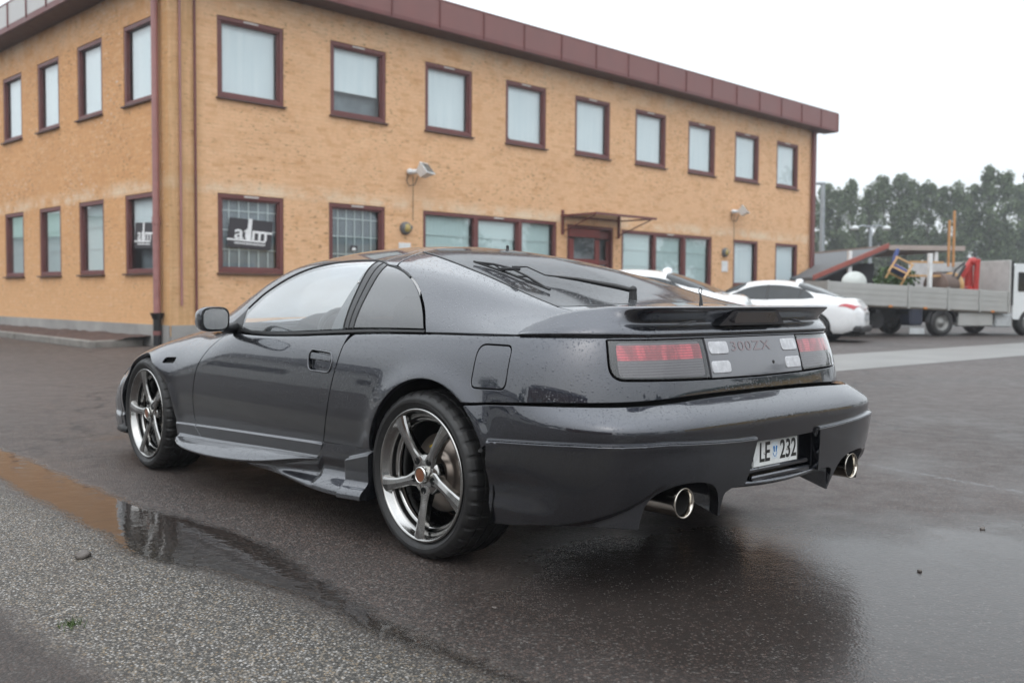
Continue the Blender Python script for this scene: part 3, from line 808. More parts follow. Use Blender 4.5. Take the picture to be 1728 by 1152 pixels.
for sg in (1, -1):
    f = (lambda q: q) if sg > 0 else mq
    panel('door_glass', SCs, f([(.602, .022)]+[(1.535, .018)]+dg_top), M['glass_door'], rim=False, gap=0, bev=0, step=.03, **GC_)
    panel('mirror_sail', SCs, f([(1.540, .016), (1.72, .012), (1.66, .09), (1.580, .160)]), M['black'], step=.02, depth=.008, **GC_)
    panel('door_pillar', SCs, f([(.606, .022), (.676, .535), (.70, .530), (.685, .30), (.715, .022)]), M['gloss_black'], rim=False, gap=0, bev=0, step=.03, lift=-.012, **GC_)
    panel('centre_pillar', SCs, f([(.596, .022), (.672, .545), (.620, .516), (.557, .470), (.526, .022)]), M['gloss_black'], step=.02, depth=.006, **GC_)
    panel('quarter_glass', SCs, f([(.523, .022)]+quarter_rear), M['glass_quarter'], gap=.006, bev=.002, depth=.005, step=.02, **GC_)
    seal = dg_top+[(.615, .516)]+quarter_rear[:12]
    P = [SC(np.array(x), np.array(q)) for x, q in seal]
    b = MB(); b.tube([(p[0], p[1]*sg, p[2]) for p in P], .0055, 6); b.build('glass_seal', M['rubber'], coupe)
    for (x0, q0), (x1, q1) in (((.600, .02), (.676, .545)), ((.562, .02), (.612, .512)), ((.525, .02), (.554, .468))):
        P = [SC(np.array(x0+(x1-x0)*t), np.array(q0+(q1-q0)*t)) for t in np.linspace(0, 1, 12)]
        b = MB(); b.tube([(p[0], p[1]*sg, p[2]) for p in P], .0035, 6); b.build('pillar_seal', M['rubber'], coupe)
    panel('belt_moulding', SCs, f([(.028, .001), (1.70, .001), (1.70, .019), (.028, .019)]), M['black'], gap=.003, bev=.003, depth=.006, step=.02, **GC_)
    sail = [(.020, .002)]+[(x, .002) for x in np.linspace(-.05, -.86, 20)]+[(-.86, .30), (-.60, .38), (-.462, .462)]
    sail += [(x, q-.006) for x, q in hatch_left[::-1]][1:]+[(x-.004, q) for x, q in seam2[::-1] if q < .79]
    sail += [(x-.005, q+.008) for x, q in quarter_rear[6:]]
    panel('sail_panel', SCs, f(sail), M['paint'], step=.016, **GC_)
left = [(x, q+.009) for x, q in dg_top[::-1]]+[(1.63, .10), (1.74, .016), (2.0, .016)]+ws_left
full = left+[(x, 2-q) for x, q in left[::-1][1:]]+[(x, 2-q) for x, q in seam1]+seam1[::-1][1:]
panel('roof', SCs, full, M['paint'], step=.018, **GC_)
bl_ = seam1+[(x, 2-q) for x, q in seam1[::-1][1:]]+[(.556, 2-.474)]+[(x, 2-q) for x, q in seam2]+seam2[::-1][1:]+[(.556, .474)]
panel('roof_band', SCs, bl_, M['paint'], step=.018, **GC_)
panel('windscreen', SCs, ws_left+[(x, 2-q) for x, q in ws_left[::-1][1:]]+[(2.17, 1.6), (2.20, 1.0), (2.17, .4)], M['glass_wind'], rim=False, gap=0, bev=0, step=.04, lift=-.004, **GC_)
top_ = [(x-.006, q) for x, q in seam2 if q > .81]
hg = top_[::-1]+hatch_left+glass_rear[1:]; hg = hg+[(x, 2-q) for x, q in hg[::-1][1:-1]]
panel('hatch_glass', SCs, hg, M['glass_hatch'], gap=.008, bev=.003, depth=.006, step=.02, lift=.001, **GC_)
dk = [(x-.002, q) for x, q in glass_rear]; dk = dk+[(x, 2-q) for x, q in dk[::-1][1:]]+[(-.60, 1.62), (-.86, 1.70), (-.86, .30), (-.60, .38)]
panel('hatch_deck', SCs, dk, M['paint'], step=.016, **GC_)
for sg in (1, -1):
    P = [SC(np.array(x), np.array(q)) for x, q in hatch_left]
    b = MB(); b.tube([(p[0], p[1]*sg, p[2]-.001) for p in P], .0035, 6); b.build('hatch_seal', M['rubber'], coupe)

# ---- spoiler
UT = 1.165
def spoil_sec(u):
    P = SA(np.array(u), np.array(.86)); e = 1e-3; T = SA(np.array(u+e), np.array(.86))-SA(np.array(max(u-e, 0)), np.array(.86))
    n = np.array([-T[1], T[0], 0]); n = n/np.linalg.norm(n)
    if u < .01: n = np.array([-1., 0, 0])
    k = float(np.interp(u, [0, .55, .75, .9, 1.0, 1.1, 1.145, UT], [1, 1, .97, .84, .68, .40, .20, .03]))
    m = float(sstep(.80, .56, u)); tipz = float(sstep(.50, .66, u)*sstep(.85, .70, u))
    z0 = .8665; h = .098*k+.004
    F = np.array([0, .0, .03, .12, .26, .34, .38, .46, .60, .74, .86, .94, .985, 1.0, .995, .97, .90, .6])
    side = np.array([-.012, .003, .008, .008, .000, -.006, -.010, -.018, -.032, -.047, -.060, -.070, -.082, -.098, -.115, -.135, -.155, -.18])*np.array([1]*4+[k]*14)
    rear = np.array([-.012, .003, .008, .006, -.008, -.020, -.026, -.026, -.014, .004, .018, .024, .018, -.010, -.060, -.120, -.170, -.20])
    D = side*(1-m)+rear*m; Z = z0+h*F
    q = np.linspace(0, 1, 52); D = bspl([np.full(52, a) for a in D], q); Z = bspl([np.full(52, b_) for b_ in Z], q)
    return [(P[0]+n[0]*d, P[1]+n[1]*d, z) for d, z in zip(D, Z)]
us = np.concatenate([np.linspace(UT, .45, 76), np.linspace(.44, 0.0, 20)])
secs = [spoil_sec(u) for u in us]; secs = secs+[[(x, -y, z) for x, y, z in s_] for s_ in secs[::-1][1:]]
m = len(secs[0]); vs = [p for s_ in secs for p in s_]
fs = [(i*m+j, (i+1)*m+j, (i+1)*m+j+1, i*m+j+1) for i in range(len(secs)-1) for j in range(m-1)]
b = MB(); b.add(vs, [f[::-1] for f in fs], True); spoiler = b.build('spoiler', M['paint'], coupe)
# brake lamp on a raised pod in the middle
b = MB(); pp = fillet([(-.150, .906), (.150, .906), (.122, .945), (-.122, .945)], .010, 4); b.prism(pp, -.9065, -.88, 'YZ'); b.build('brake_light', simple('dark_lamp_plastic', (.030, .026, .028), .3), spoiler)
b = MB(); f0 = [(-.215, .897), (.215, .897), (.150, .953), (-.150, .953)]
vs = [(-.890, y, z) if z < .92 else (-.903, y*.96, z-.003) for y, z in f0]+[(-.855, y*1.08, z) for y, z in f0]
b.add(vs, [(0, 3, 2, 1), (0, 1, 5, 4), (1, 2, 6, 5), (2, 3, 7, 6), (3, 0, 4, 7)]); b.build('brake_light_pod', M['paint'], spoiler)
# shut line gap strip under the spoiler
b = MB(); ul = np.linspace(1.65, -1.65, 120); P = [SAs(np.array(u), np.array(.874)) for u in ul]; b.tube([(p[0]+.0, p[1]*.997, .8640 if abs(u) < 1.2 else float(zbelt(np.clip(p[0], -.95, 1.5)))+.002) for p, u in zip(P, ul)], .0042, 6); b.build('hatch_gap_seal', M['rubber'], coupe)

# ---- lamps
def lampmat(name, red):
    m, nt, bs = newmat(name); v = objco(nt); sx = nt.nodes.new('ShaderNodeSeparateXYZ'); L(nt, v, sx.inputs[0])
    z = sx.outputs['Z']
    rows = math_(nt, 'FRACT', math_(nt, 'MULTIPLY', z, 110)); lines = rng_(nt, rows, .25, .45, .45, 1)
    yw = math_(nt, 'FRACT', math_(nt, 'MULTIPLY', sx.outputs['Y'], 95)); cols = rng_(nt, yw, .1, .25, .75, 1)
    nn = noise(nt, objco(nt, (1, 18, 6)), 1.6, 3)
    r_ = mixc(nt, rng_(nt, nn, .42, .60, 0, 1), (.42, .035, .045), (.95, .10, .13))
    r_ = mixc(nt, lines, (.20, .015, .02), r_)
    g_ = mixc(nt, math_(nt, 'MULTIPLY', lines, cols), (.040, .039, .040), (.150, .146, .150))
    band = rng_(nt, z, .783, .789, 0, 1); top = rng_(nt, z, .833, .838, 1, 0)
    c = mixc(nt, math_(nt, 'MULTIPLY', band, top), g_, r_)
    L(nt, c, bs.inputs['Base Color']); bs.inputs['Roughness'].default_value = .35
    L(nt, bump(nt, lines, .5, .002), bs.inputs['Normal']); return m
M['lamp_in'] = lampmat('lamp_reflector', True)
M['lamp_cover'] = thin_glass('smoked_lamp_cover', (.80, .78, .80), drops=.35, refl_rough=.02, frost=.04, frost_col=(.20, .20, .22), mult=2.2)
M['centre'] = simple('grey_centre_panel', (.12, .12, .132), .14, coat=1)
M['clear'] = simple('clear_lamp_lens', (.46, .46, .48), .22, coat=1, var=.2, scale=40)
for sg in (1, -1):
    lp = [p for p in le]+[(.302, .7125), (.302, .8475)]
    lp = lp if sg > 0 else mir(lp)
    tl = panel('tail_light', SAs, lp, M['under'], lift=-.014, depth=.01, step=.02)
    panel('lamp_reflector', SAs, fillet([(.735*sg, .838), (.720*sg, .730), (.315*sg, .722), (.315*sg, .838)], .02, 4), M['lamp_in'], tl, lift=-.009, rim=False, step=.02)
    panel('lamp_cover', SAs, lp, M['lamp_cover'], tl, lift=.001, gap=.007, bev=.004, depth=.010, step=.014)
cp_ = panel('lamp_centre_panel', SAs, [(.298, .8475), (.298, .7125), (0, .7095), (-.298, .7125), (-.298, .8475), (0, .848)], M['centre'], lift=.001, gap=.005, step=.014)
tag(cp_, 'grey panel between the tail lights with outlined 300ZX lettering')
for sg in (1, -1):
    for z0, z1, a, b_ in ((.786, .829, .287, .172), (.729, .772, .292, .178)):
        panel('reversing_lens', SAs, fillet([(a*sg, z1), (a*sg, z0), (b_*sg, z0), (b_*sg, z1)], .016, 6), M['clear'], cp_, lift=.004, gap=.002, bev=.003, depth=.006, step=.01)
b = MB(); P = SAs(np.array(-.098), np.array(.757)); b.sphere((P[0]-.001, P[1], P[2]), .008, 12, 8, (.35, 1, 1)); b.build('lock', M['gloss_black'], cp_)

def text_mesh(s, size, outline=None, extr=.0006, res=3, spacing=1.0, shear=0, bold=0.0):
    cu = bpy.data.curves.new('lettering', 'FONT'); cu.body = s; cu.size = size; cu.align_x = 'CENTER'; cu.align_y = 'CENTER'; cu.resolution_u = res; cu.space_character = spacing; cu.shear = shear
    cu.extrude = extr; cu.offset = bold
    if outline: cu.fill_mode = 'NONE'; cu.bevel_depth = outline; cu.extrude = 0; cu.bevel_resolution = 0
    o = bpy.data.objects.new('lettering', cu); COL.objects.link(o); dg = bpy.context.evaluated_depsgraph_get()
    me = bpy.data.meshes.new_from_object(o.evaluated_get(dg)); bpy.data.objects.remove(o); bpy.data.curves.remove(cu)
    return me
me = text_mesh('300ZX', .044, extr=.0002, spacing=1.08)
co = np.array([v.co[:] for v in me.vertices]); w = co[:, 0].max()-co[:, 0].min(); h_ = co[:, 1].max()-co[:, 1].min()
U_ = -((co[:, 0]-co[:, 0].min())/w-.5)*.250+.028; V_ = .809+((co[:, 1]-co[:, 1].min())/h_-.5)*.030
P = SAs(U_, V_); Nn = normals(SAs, U_, V_); Nn *= np.sign(-Nn[:, :1]); P = P+Nn*(.0022+co[:, 2:3])
for v_, p in zip(me.vertices, P): v_.co = p
me.materials.append(simple('faded_pink_lettering', (.215, .170, .178), .4)); lt = link('badge_lettering', me, cp_)

# ---- licence plate
pm = simple('plate_grey_white', (.74, .75, .74), .32, var=.08, scale=20); ink = simple('plate_black', (.012, .012, .012), .4); blue = simple('sticker_blue', (.03, .20, .50), .4)
plate = MB(); pz = .445; px_ = -1.004; PY = .018
plate.prism(fillet([(PY-.15, pz-.054), (PY+.15, pz-.054), (PY+.15, pz+.054), (PY-.15, pz+.054)], .008, 3), px_-.0025, px_, 'YZ'); plate = plate.build('licence_plate', pm, coupe)
b = MB()
for z in (pz+.050, pz-.050): b.box((px_-.003, PY, z), (.0016, .288, .0022))
for y in (.146, -.146): b.box((px_-.003, PY+y, pz), (.0016, .0022, .10))
b.build('plate_border', ink, plate)
def put_text(s, y, z, size, w_, h_, mat, parent, x=px_-.0028, name='plate_lettering', bold=.0):
    me = text_mesh(s, size, bold=bold, extr=.0004); co = np.array([v.co[:] for v in me.vertices]); mn, mx_ = co.min(0), co.max(0)
    for v_ in me.vertices:
        a = (v_.co.x-(mn[0]+mx_[0])/2)/(mx_[0]-mn[0])*w_; c = (v_.co.y-(mn[1]+mx_[1])/2)/(mx_[1]-mn[1])*h_; v_.co = (x-.0005-v_.co.z, y-a, z+c)
    me.materials.append(mat); return link(name, me, parent)
put_text('LE', .071+PY, pz, .1, .066, .070, ink, plate, bold=.0015)
put_text('232', -.083+PY, pz, .1, .110, .070, ink, plate, bold=.0015)
b = MB(); b.box((px_-.003, .006+PY, pz), (.0012, .034, .060)); b.build('plate_sticker', simple('sticker_pale', (.66, .72, .76), .4), plate)
b = MB()
for s_ in (1, -1): b.tube([(px_-.0042, .006+PY+s_*.009, pz+.016), (px_-.0042, .006+PY+s_*.006, pz-.006)], [.004, .002], 6)
b.tube([(px_-.004, .006+PY+.013*math.cos(t), pz+.0+.022*math.sin(t)) for t in np.linspace(R(200), R(340), 9)], .0012, 4); b.build('sticker_emblem', blue, plate)
b = MB()
for y in (.075+PY, -.075+PY):
    b = MB(); b.sphere((px_-.003, y, pz-.004), .0045, 8, 6); b.build('plate_bolt', M['chrome'], plate)

# ---- exhaust tips
for sg in (1, -1):
    b = MB(); c = (0, .552*sg, .322)
    b.lathe([(.044, -.70), (.048, -.74), (.050, -.99), (.0515, -1.000), (.0495, -1.004), (.0455, -1.000), (.044, -.97), (.043, -.80)], c, 40, 'X')
    tip = b.build('exhaust_tip', M['tip'], coupe)
    b = MB(); b.lathe([(.0425, -.985), (.0425, -.80), (.001, -.80)], c, 32, 'X'); b.build('exhaust_bore', M['soot'], tip)
    b = MB(); b.sphere((-.48, .40*sg, .375), .07, 16, 10, (1.8, 1.2, .8)); b.build('silencer', M['under'], coupe)

# ---- mirrors
for sg in (1, -1):
    rows = []; prof = [(0.0, 1.0, 1.0), (.012, 1.05, 1.06), (.035, 1.04, 1.05), (.07, .96, .95), (.10, .80, .80), (.125, .55, .55), (.138, .25, .3), (.142, .02, .02)]
    b = MB(); n = 32; cy, cz = .982, .879; vs = []
    for dx, a, c_ in prof:
        for k in range(n):
            t = 2*math.pi*k/n; s_ = lambda w: math.copysign(abs(w)**.55, w)
            y = s_(math.cos(t))*.082*a; z = s_(math.sin(t))*.057*c_
            vs.append((1.455+dx+.18*(y)*-.0+(-y)*.25, (cy+y)*sg, cz+z))
    m = len(prof); fs = [(i*n+k, i*n+(k+1) % n, (i+1)*n+(k+1) % n, (i+1)*n+k) for i in range(m-1) for k in range(n)]
    b.add(vs, fs if sg < 0 else [f[::-1] for f in fs], True)
    # arm
    mirror = b.build('wing_mirror', M['paint'], coupe)
    b = MB(); b.tube([(1.52, .935*sg, .845), (1.56, .87*sg, .828), (1.62, .80*sg, .83)], [.026, .024, .03], 10); b.build('mirror_arm', M['black'], mirror)
    vs = []; 
    for f_, dx in ((1.0, -.001), (.86, -.003)):
        for k in range(n):
            t = 2*math.pi*k/n; s_ = lambda w: math.copysign(abs(w)**.55, w)
            y = s_(math.cos(t))*.082*f_; z = s_(math.sin(t))*.057*f_; vs.append((1.455+dx+(-y)*.25, (cy+y)*sg, cz+z))
    b = MB(); fs = [(k, (k+1) % n, n+(k+1) % n, n+k) for k in range(n)]; b.add(vs, fs if sg > 0 else [f[::-1] for f in fs], True); b.build('mirror_rim', M['black'], mirror)
    b = MB(); g = vs[n:]; b.add(g, [tuple(range(n)) if sg > 0 else tuple(range(n))[::-1]]); b.build('mirror_glass', M['mirror'], mirror)

# ---- rear wiper, aerials
wp = lambda x, q, h: (lambda P: (P[0], P[1], P[2]+h))(SC(np.array(x), np.array(q)))
arm = [wp(-.462, .918, .035), wp(-.40, .900, .040), wp(-.253, .863, .033), wp(-.19, .830, .028), wp(-.151, .800, .026), wp(-.06, .788, .035), wp(-.035, .735, .035)]
b = MB(); b.tube(arm[:4], [.010, .011, .008, .005], 8); b.tube(arm[3:], [.004, .003, .003, .004], 8)
P0 = wp(-.462, .918, 0); b.tube([(P0[0], P0[1], P0[2]-.01), (P0[0], P0[1], P0[2]+.042)], [.018, .014], 12); b.sphere((P0[0], P0[1], P0[2]+.038), .016, 12, 8)
wiper = b.build('rear_wiper', M['black'], coupe)
b = MB(); A_, B_ = Vector(wp(.1925, .7266, .012)), Vector(wp(-.275, .7107, .012))
b.tube([A_, A_.lerp(B_, .5)+Vector((0, 0, .004)), B_], .005, 6)
up = Vector((0, 0, .020))
b.tube([A_.lerp(B_, .02), A_.lerp(B_, .28)+up, A_.lerp(B_, .5)+up*1.4, A_.lerp(B_, .72)+up, A_.lerp(B_, .98)], .0045, 6)
b.tube([A_.lerp(B_, .14)+up*.2, A_.lerp(B_, .28)+up*.9, A_.lerp(B_, .42)+up*.2], .0035, 6); b.tube([A_.lerp(B_, .58)+up*.2, A_.lerp(B_, .72)+up*.9, A_.lerp(B_, .86)+up*.2], .0035, 6)
b.box(A_.lerp(B_, .5)+up*1.2, (.10, .016, .014), rz=.1, bev=.003); b.build('wiper_blade', M['rubber'], wiper)
P0 = wp(-.80, .88, -.005); b = MB(); P0 = (-.615, -.05, float(zroof(-.615))-.006)
b.tube([P0, (P0[0], P0[1], P0[2]+.022), (P0[0]+.004, P0[1], P0[2]+.048)], [.009, .006, .0035], 8)
b.tube([(P0[0]+.004, P0[1]+.010*math.cos(t), P0[2]+.060+.012*math.sin(t)) for t in np.linspace(0, 2*math.pi, 14)[:-1]], .0022, 5, closed=True); b.build('aerial_stub', M['black'], coupe)
P0 = wp(.52, 1.02, -.002); b = MB(); b.tube([P0, (P0[0], P0[1], P0[2]+.014)], [.010, .006], 8); b.sphere((P0[0], P0[1], P0[2]+.017), .008, 8, 6); b.build('washer_nozzle', M['black'], coupe)
P0 = wp(.650, .27, .004); b = MB(); b.sphere(P0, .007, 10, 6, (1, .4, 1)); b.build('window_badge', M['chrome'], coupe)

# ---- cabin
b = MB(); b.box((1.55, 0, .76), (.42, 1.34, .16), bev=.05); b.box((1.70, 0, .82), (.3, 1.30, .06), bev=.02); b.sphere((1.42, .36, .82), .20, 16, 8, (.7, 1, .45)); b.build('dashboard', M['seat'], coupe)
b = MB(); c0 = Vector((1.22, .36, .76)); tl = R(62)
ring = [c0+Vector((math.sin(tl)*-0+.185*math.sin(t)*math.cos(tl), .185*math.cos(t), .185*math.sin(t)*math.sin(tl))) for t in np.linspace(0, 2*math.pi, 37)[:-1]]
b.tube(ring, .015, 8, closed=True)
for t in (R(200), R(340), R(270)): b.tube([c0, c0+Vector((.185*math.sin(t)*math.cos(tl), .185*math.cos(t), .185*math.sin(t)*math.sin(tl)))], .014, 6)
b.tube([c0, c0+Vector((.3, 0, -.06))], .03, 8); b.build('steering_wheel', M['black'], coupe)
for sg in (1, -1):
    b = MB(); b.box((.85, .37*sg, .50), (.52, .48, .16), bev=.05)
    b.box((.56, .37*sg, .74), (.14, .48, .52), bev=.05, M=Euler((0, R(-16), 0)).to_matrix()); b.box((.47, .37*sg, 1.00), (.09, .26, .15), bev=.03, M=Euler((0, R(-12), 0)).to_matrix())
    b.build('front_seat', M['seat'], coupe)
    b = MB(); b.box((.02, .33*sg, .62), (.12, .5, .40), bev=.05, M=Euler((0, R(-30), 0)).to_matrix()); b.build('rear_seat', M['seat'], coupe)
b = MB(); b.box((-.42, 0, .74), (.8, 1.3, .03)); b.box((.8, 0, .40), (2.2, 1.4, .03)); b.build('cabin_floor', M['seat'], coupe)
# ---- wheels
def tyre_mat():
    m, nt, b = newmat('tyre_rubber'); v = objco(nt); b.inputs['Base Color'].default_value = (.013, .013, .014, 1)
    n = noise(nt, v, 30, 5); L(nt, ramp(nt, n, [(.3, (.010, .010, .011)), (.75, (.022, .021, .020))]), b.inputs['Base Color'])
    L(nt, rng_(nt, n, .3, .7, .38, .62), b.inputs['Roughness']); L(nt, bump(nt, noise(nt, v, 220, 3), .4, .001), b.inputs['Normal']); return m
M['tyre'] = tyre_mat()
M['rim'] = simple('dark_chrome_rim', (.38, .375, .365), .15, 1, var=.18, scale=9, rvar=.06)
M['rim_in'] = simple('dark_barrel', (.07, .07, .07), .30, 1)
M['disc'] = simple('brake_disc_iron', (.26, .22, .19), .38, .9, var=.25)
M['hub'] = simple('rusty_hub', (.07, .045, .035), .7, .3)
M['caliper'] = simple('yellow_caliper', (.62, .42, .03), .4)
M['cap'] = simple('brown_cap', (.16, .060, .028), .35)
def make_wheel(x, y, sg, steer=0.0, width=.25, spin=0.0, Rt=.320):
    """y: outer face; built with the outer face towards +Y then mirrored by rotation"""
    w = bpy.data.objects.new('wheel', None); COL.objects.link(w); w.parent = coupe; w.location = (x, y*sg, Rt-.002); w.rotation_euler = (0, 0, (0 if sg > 0 else math.pi)+steer)
    RL = .256; W = width
    # tyre: lathe with grooves, tread notches modulated round the circumference
    prof = [(RL-.006, -.016), (RL+.004, -.007), (RL+.016, .003), (RL+.034, .008), (Rt-.024, .004), (Rt-.011, -.006), (Rt-.004, -.018)]
    tread = []; yy = -.026; 
    g = [(-.052, .010), (-.10, .010), (-.145, .010), (-.192, .010)]
    prof += [(Rt-.001, -.028)]
    for gy, gw in g: prof += [(Rt, gy+gw/2), (Rt-.006, gy+gw/2-.001), (Rt-.006, gy-gw/2+.001), (Rt, gy-gw/2)]
    prof += [(Rt-.002, -W+.028), (Rt-.010, -W+.010), (Rt-.03, -W), (RL, -W+.01), (RL-.006, -W+.02)]
    n = 288; vs = []; m = len(prof)
    for k in range(n):
        a = 2*math.pi*k/n
        for i, (r, h) in enumerate(prof):
            rr, aa = r, a
            sh = (-.060 < h < -.004 and r > Rt-.016) or (h < -W+.05 and r > Rt-.012)
            if sh and (k % 8) < 2: rr = r-.0045
            vs.append((rr*math.cos(aa), h, rr*math.sin(aa)))
    fs = [(k*m+i, k*m+i+1, ((k+1) % n)*m+i+1, ((k+1) % n)*m+i) for k in range(n) for i in range(m-1)]
    b = MB(); b.add(vs, fs, True)
    for q_ in range(len(fs)):
        if (q_ % (m-1)) >= 5: b.sm[q_] = False
    for rr, hh in ((RL+.022, .0062), (Rt-.030, .0066)): b.lathe([(rr-.0015, hh-.002), (rr, hh+.0012), (rr+.0015, hh-.002)], (0, 0, 0), 96, 'Y')
    b.build('tyre', M['tyre'], w)
    # rim lip and barrel
    b = MB()
    b.lathe([(RL-.006, -.022), (RL-.001, -.014), (RL, -.004), (RL-.004, .001), (RL-.010, .000), (RL-.014, -.006), (RL-.020, -.030), (RL-.026, -.036), (RL-.034, -.037)], (0, 0, 0), 96, 'Y')
    rim = b.build('rim', M['rim'], w)
    b = MB(); b.lathe([(RL-.034, -.037), (RL-.036, -.060), (RL-.040, -.085), (RL-.045, -.088), (RL-.048, -.11), (RL-.046, -W+.03), (RL-.01, -W+.012)], (0, 0, 0), 72, 'Y'); b.build('rim_barrel', M['rim_in'], rim)
    b = MB(); b.lathe([(RL-.040, -.050), (RL-.052, -.052), (RL-.054, -.070), (RL-.046, -.085)], (0, 0, 0), 72, 'Y'); b.build('rim_step', M['rim'], rim)
    # spokes
    for s_ in range(5):
        a0 = R(-90+72*s_)+spin; rs = np.linspace(.040, RL-.012, 22); rows = []
        for r in rs:
            t = (r-.04)/(RL-.052)
            da = .09*(t**1.5)*(1)-.045
            wd = np.interp(t, [0, .10, .30, .60, .85, 1], [.034, .031, .0205, .0215, .0270, .033])
            y0 = np.interp(t, [0, .25, .6, .85, 1], [-.024, -.018, -.008, -.004, -.003]); dp = np.interp(t, [0, .5, 1], [.040, .030, .026])
            a = a0+da; c, s__ = math.cos(a), math.sin(a); ta = da*0+.09*1.5*max(t, .02)**.5*r/(RL-.052)
            dirr = Vector((c, 0, s__)); per = Vector((-s__, 0, c)); per = (per-dirr*math.tan(min(.7, math.atan(ta)))*.6).normalized()
            c0 = dirr*r
            rows.append([c0+per*wd*q+Vector((0, y0+dy, 0)) for q, dy in ((-1, -dp), (-1.0, -.007), (-.80, -.0015), (-.10, .0025), (.55, .0), (.86, -.004), (1, -.012), (1, -dp))])
        m = 8; vs = [p for r_ in rows for p in r_]
        fs = [(i*m+j, i*m+j+1, (i+1)*m+j+1, (i+1)*m+j) for i in range(len(rows)-1) for j in range(m-1)]
        b = MB(); b.add(vs, fs, False); b.build('spoke', M['rim'], rim)
    # hub plate with lug pockets
    b = MB(); b.lathe([(.001, -.022), (.050, -.024), (.074, -.030), (.080, -.040), (.080, -.070)], (0, 0, 0), 60, 'Y'); b.build('hub_plate', M['rim'], rim)
    for s_ in range(5):
        a = R(-90+72*s_)+spin-.04; c = Vector((.061*math.cos(a), 0, .061*math.sin(a)))
        b = MB(); b.lathe([(.0140, -.0225), (.0138, -.0185), (.0125, -.0175), (.0118, -.0185), (.001, -.0190)], (c.x, 0, c.z), 16, 'Y'); b.build('lug_hole', M['under'], rim)
    b = MB(); b.lathe([(.034, -.024), (.034, -.008), (.031, -.003), (.027, -.003), (.026, -.005)], (0, 0, 0), 40, 'Y'); b.build('cap_ring', M['chrome'], rim)
    b = MB(); b.lathe([(.026, -.005), (.001, -.003)], (0, 0, 0), 32, 'Y'); cap = b.build('centre_cap', M['cap'], rim)
    b = MB(); b.prism([(-.003, -.009), (.002, -.009), (.004, .009), (-.001, .009)], -.0036, -.0016, 'XZ'); b.build('cap_mark', M['chrome'], cap) if False else None
    # brake
    b = MB(); b.lathe([(.001, -.085), (.072, -.085), (.074, -.105), (.090, -.106), (.150, -.106), (.152, -.112), (.152, -.130), (.08, -.130)], (0, 0, 0), 64, 'Y'); b.build('brake_disc', M['disc'], w)
    b = MB(); b.lathe([(.030, -.06), (.066, -.084), (.068, -.09)], (0, 0, 0), 32, 'Y'); b.build('hub_bell', M['hub'], w)
    b = MB(); M3 = Euler((0, -R(62), 0)).to_matrix() if sg > 0 else Euler((0, -R(118), 0)).to_matrix()
    b.box(M3 @ Vector((.112, -.128, 0)), (.034, .045, .065), bev=.014, M=M3); b.build('brake_caliper', M['caliper'], w)
    b = MB(); b.lathe([(.12, -.16), (.17, -.165), (.17, -.19)], (0, 0, 0), 24, 'Y'); b.tube([(0, -.13, 0), (0, -.30, 0)], .05); b.build('hub_carrier', M['under'], w)
    return w
make_wheel(-.012, .888, 1, 0); make_wheel(2.560, .868, 1, R(-2), spin=R(20))
make_wheel(-.012, .888, -1, 0, spin=R(30)); make_wheel(2.560, .876, -1, R(-2), spin=R(50))
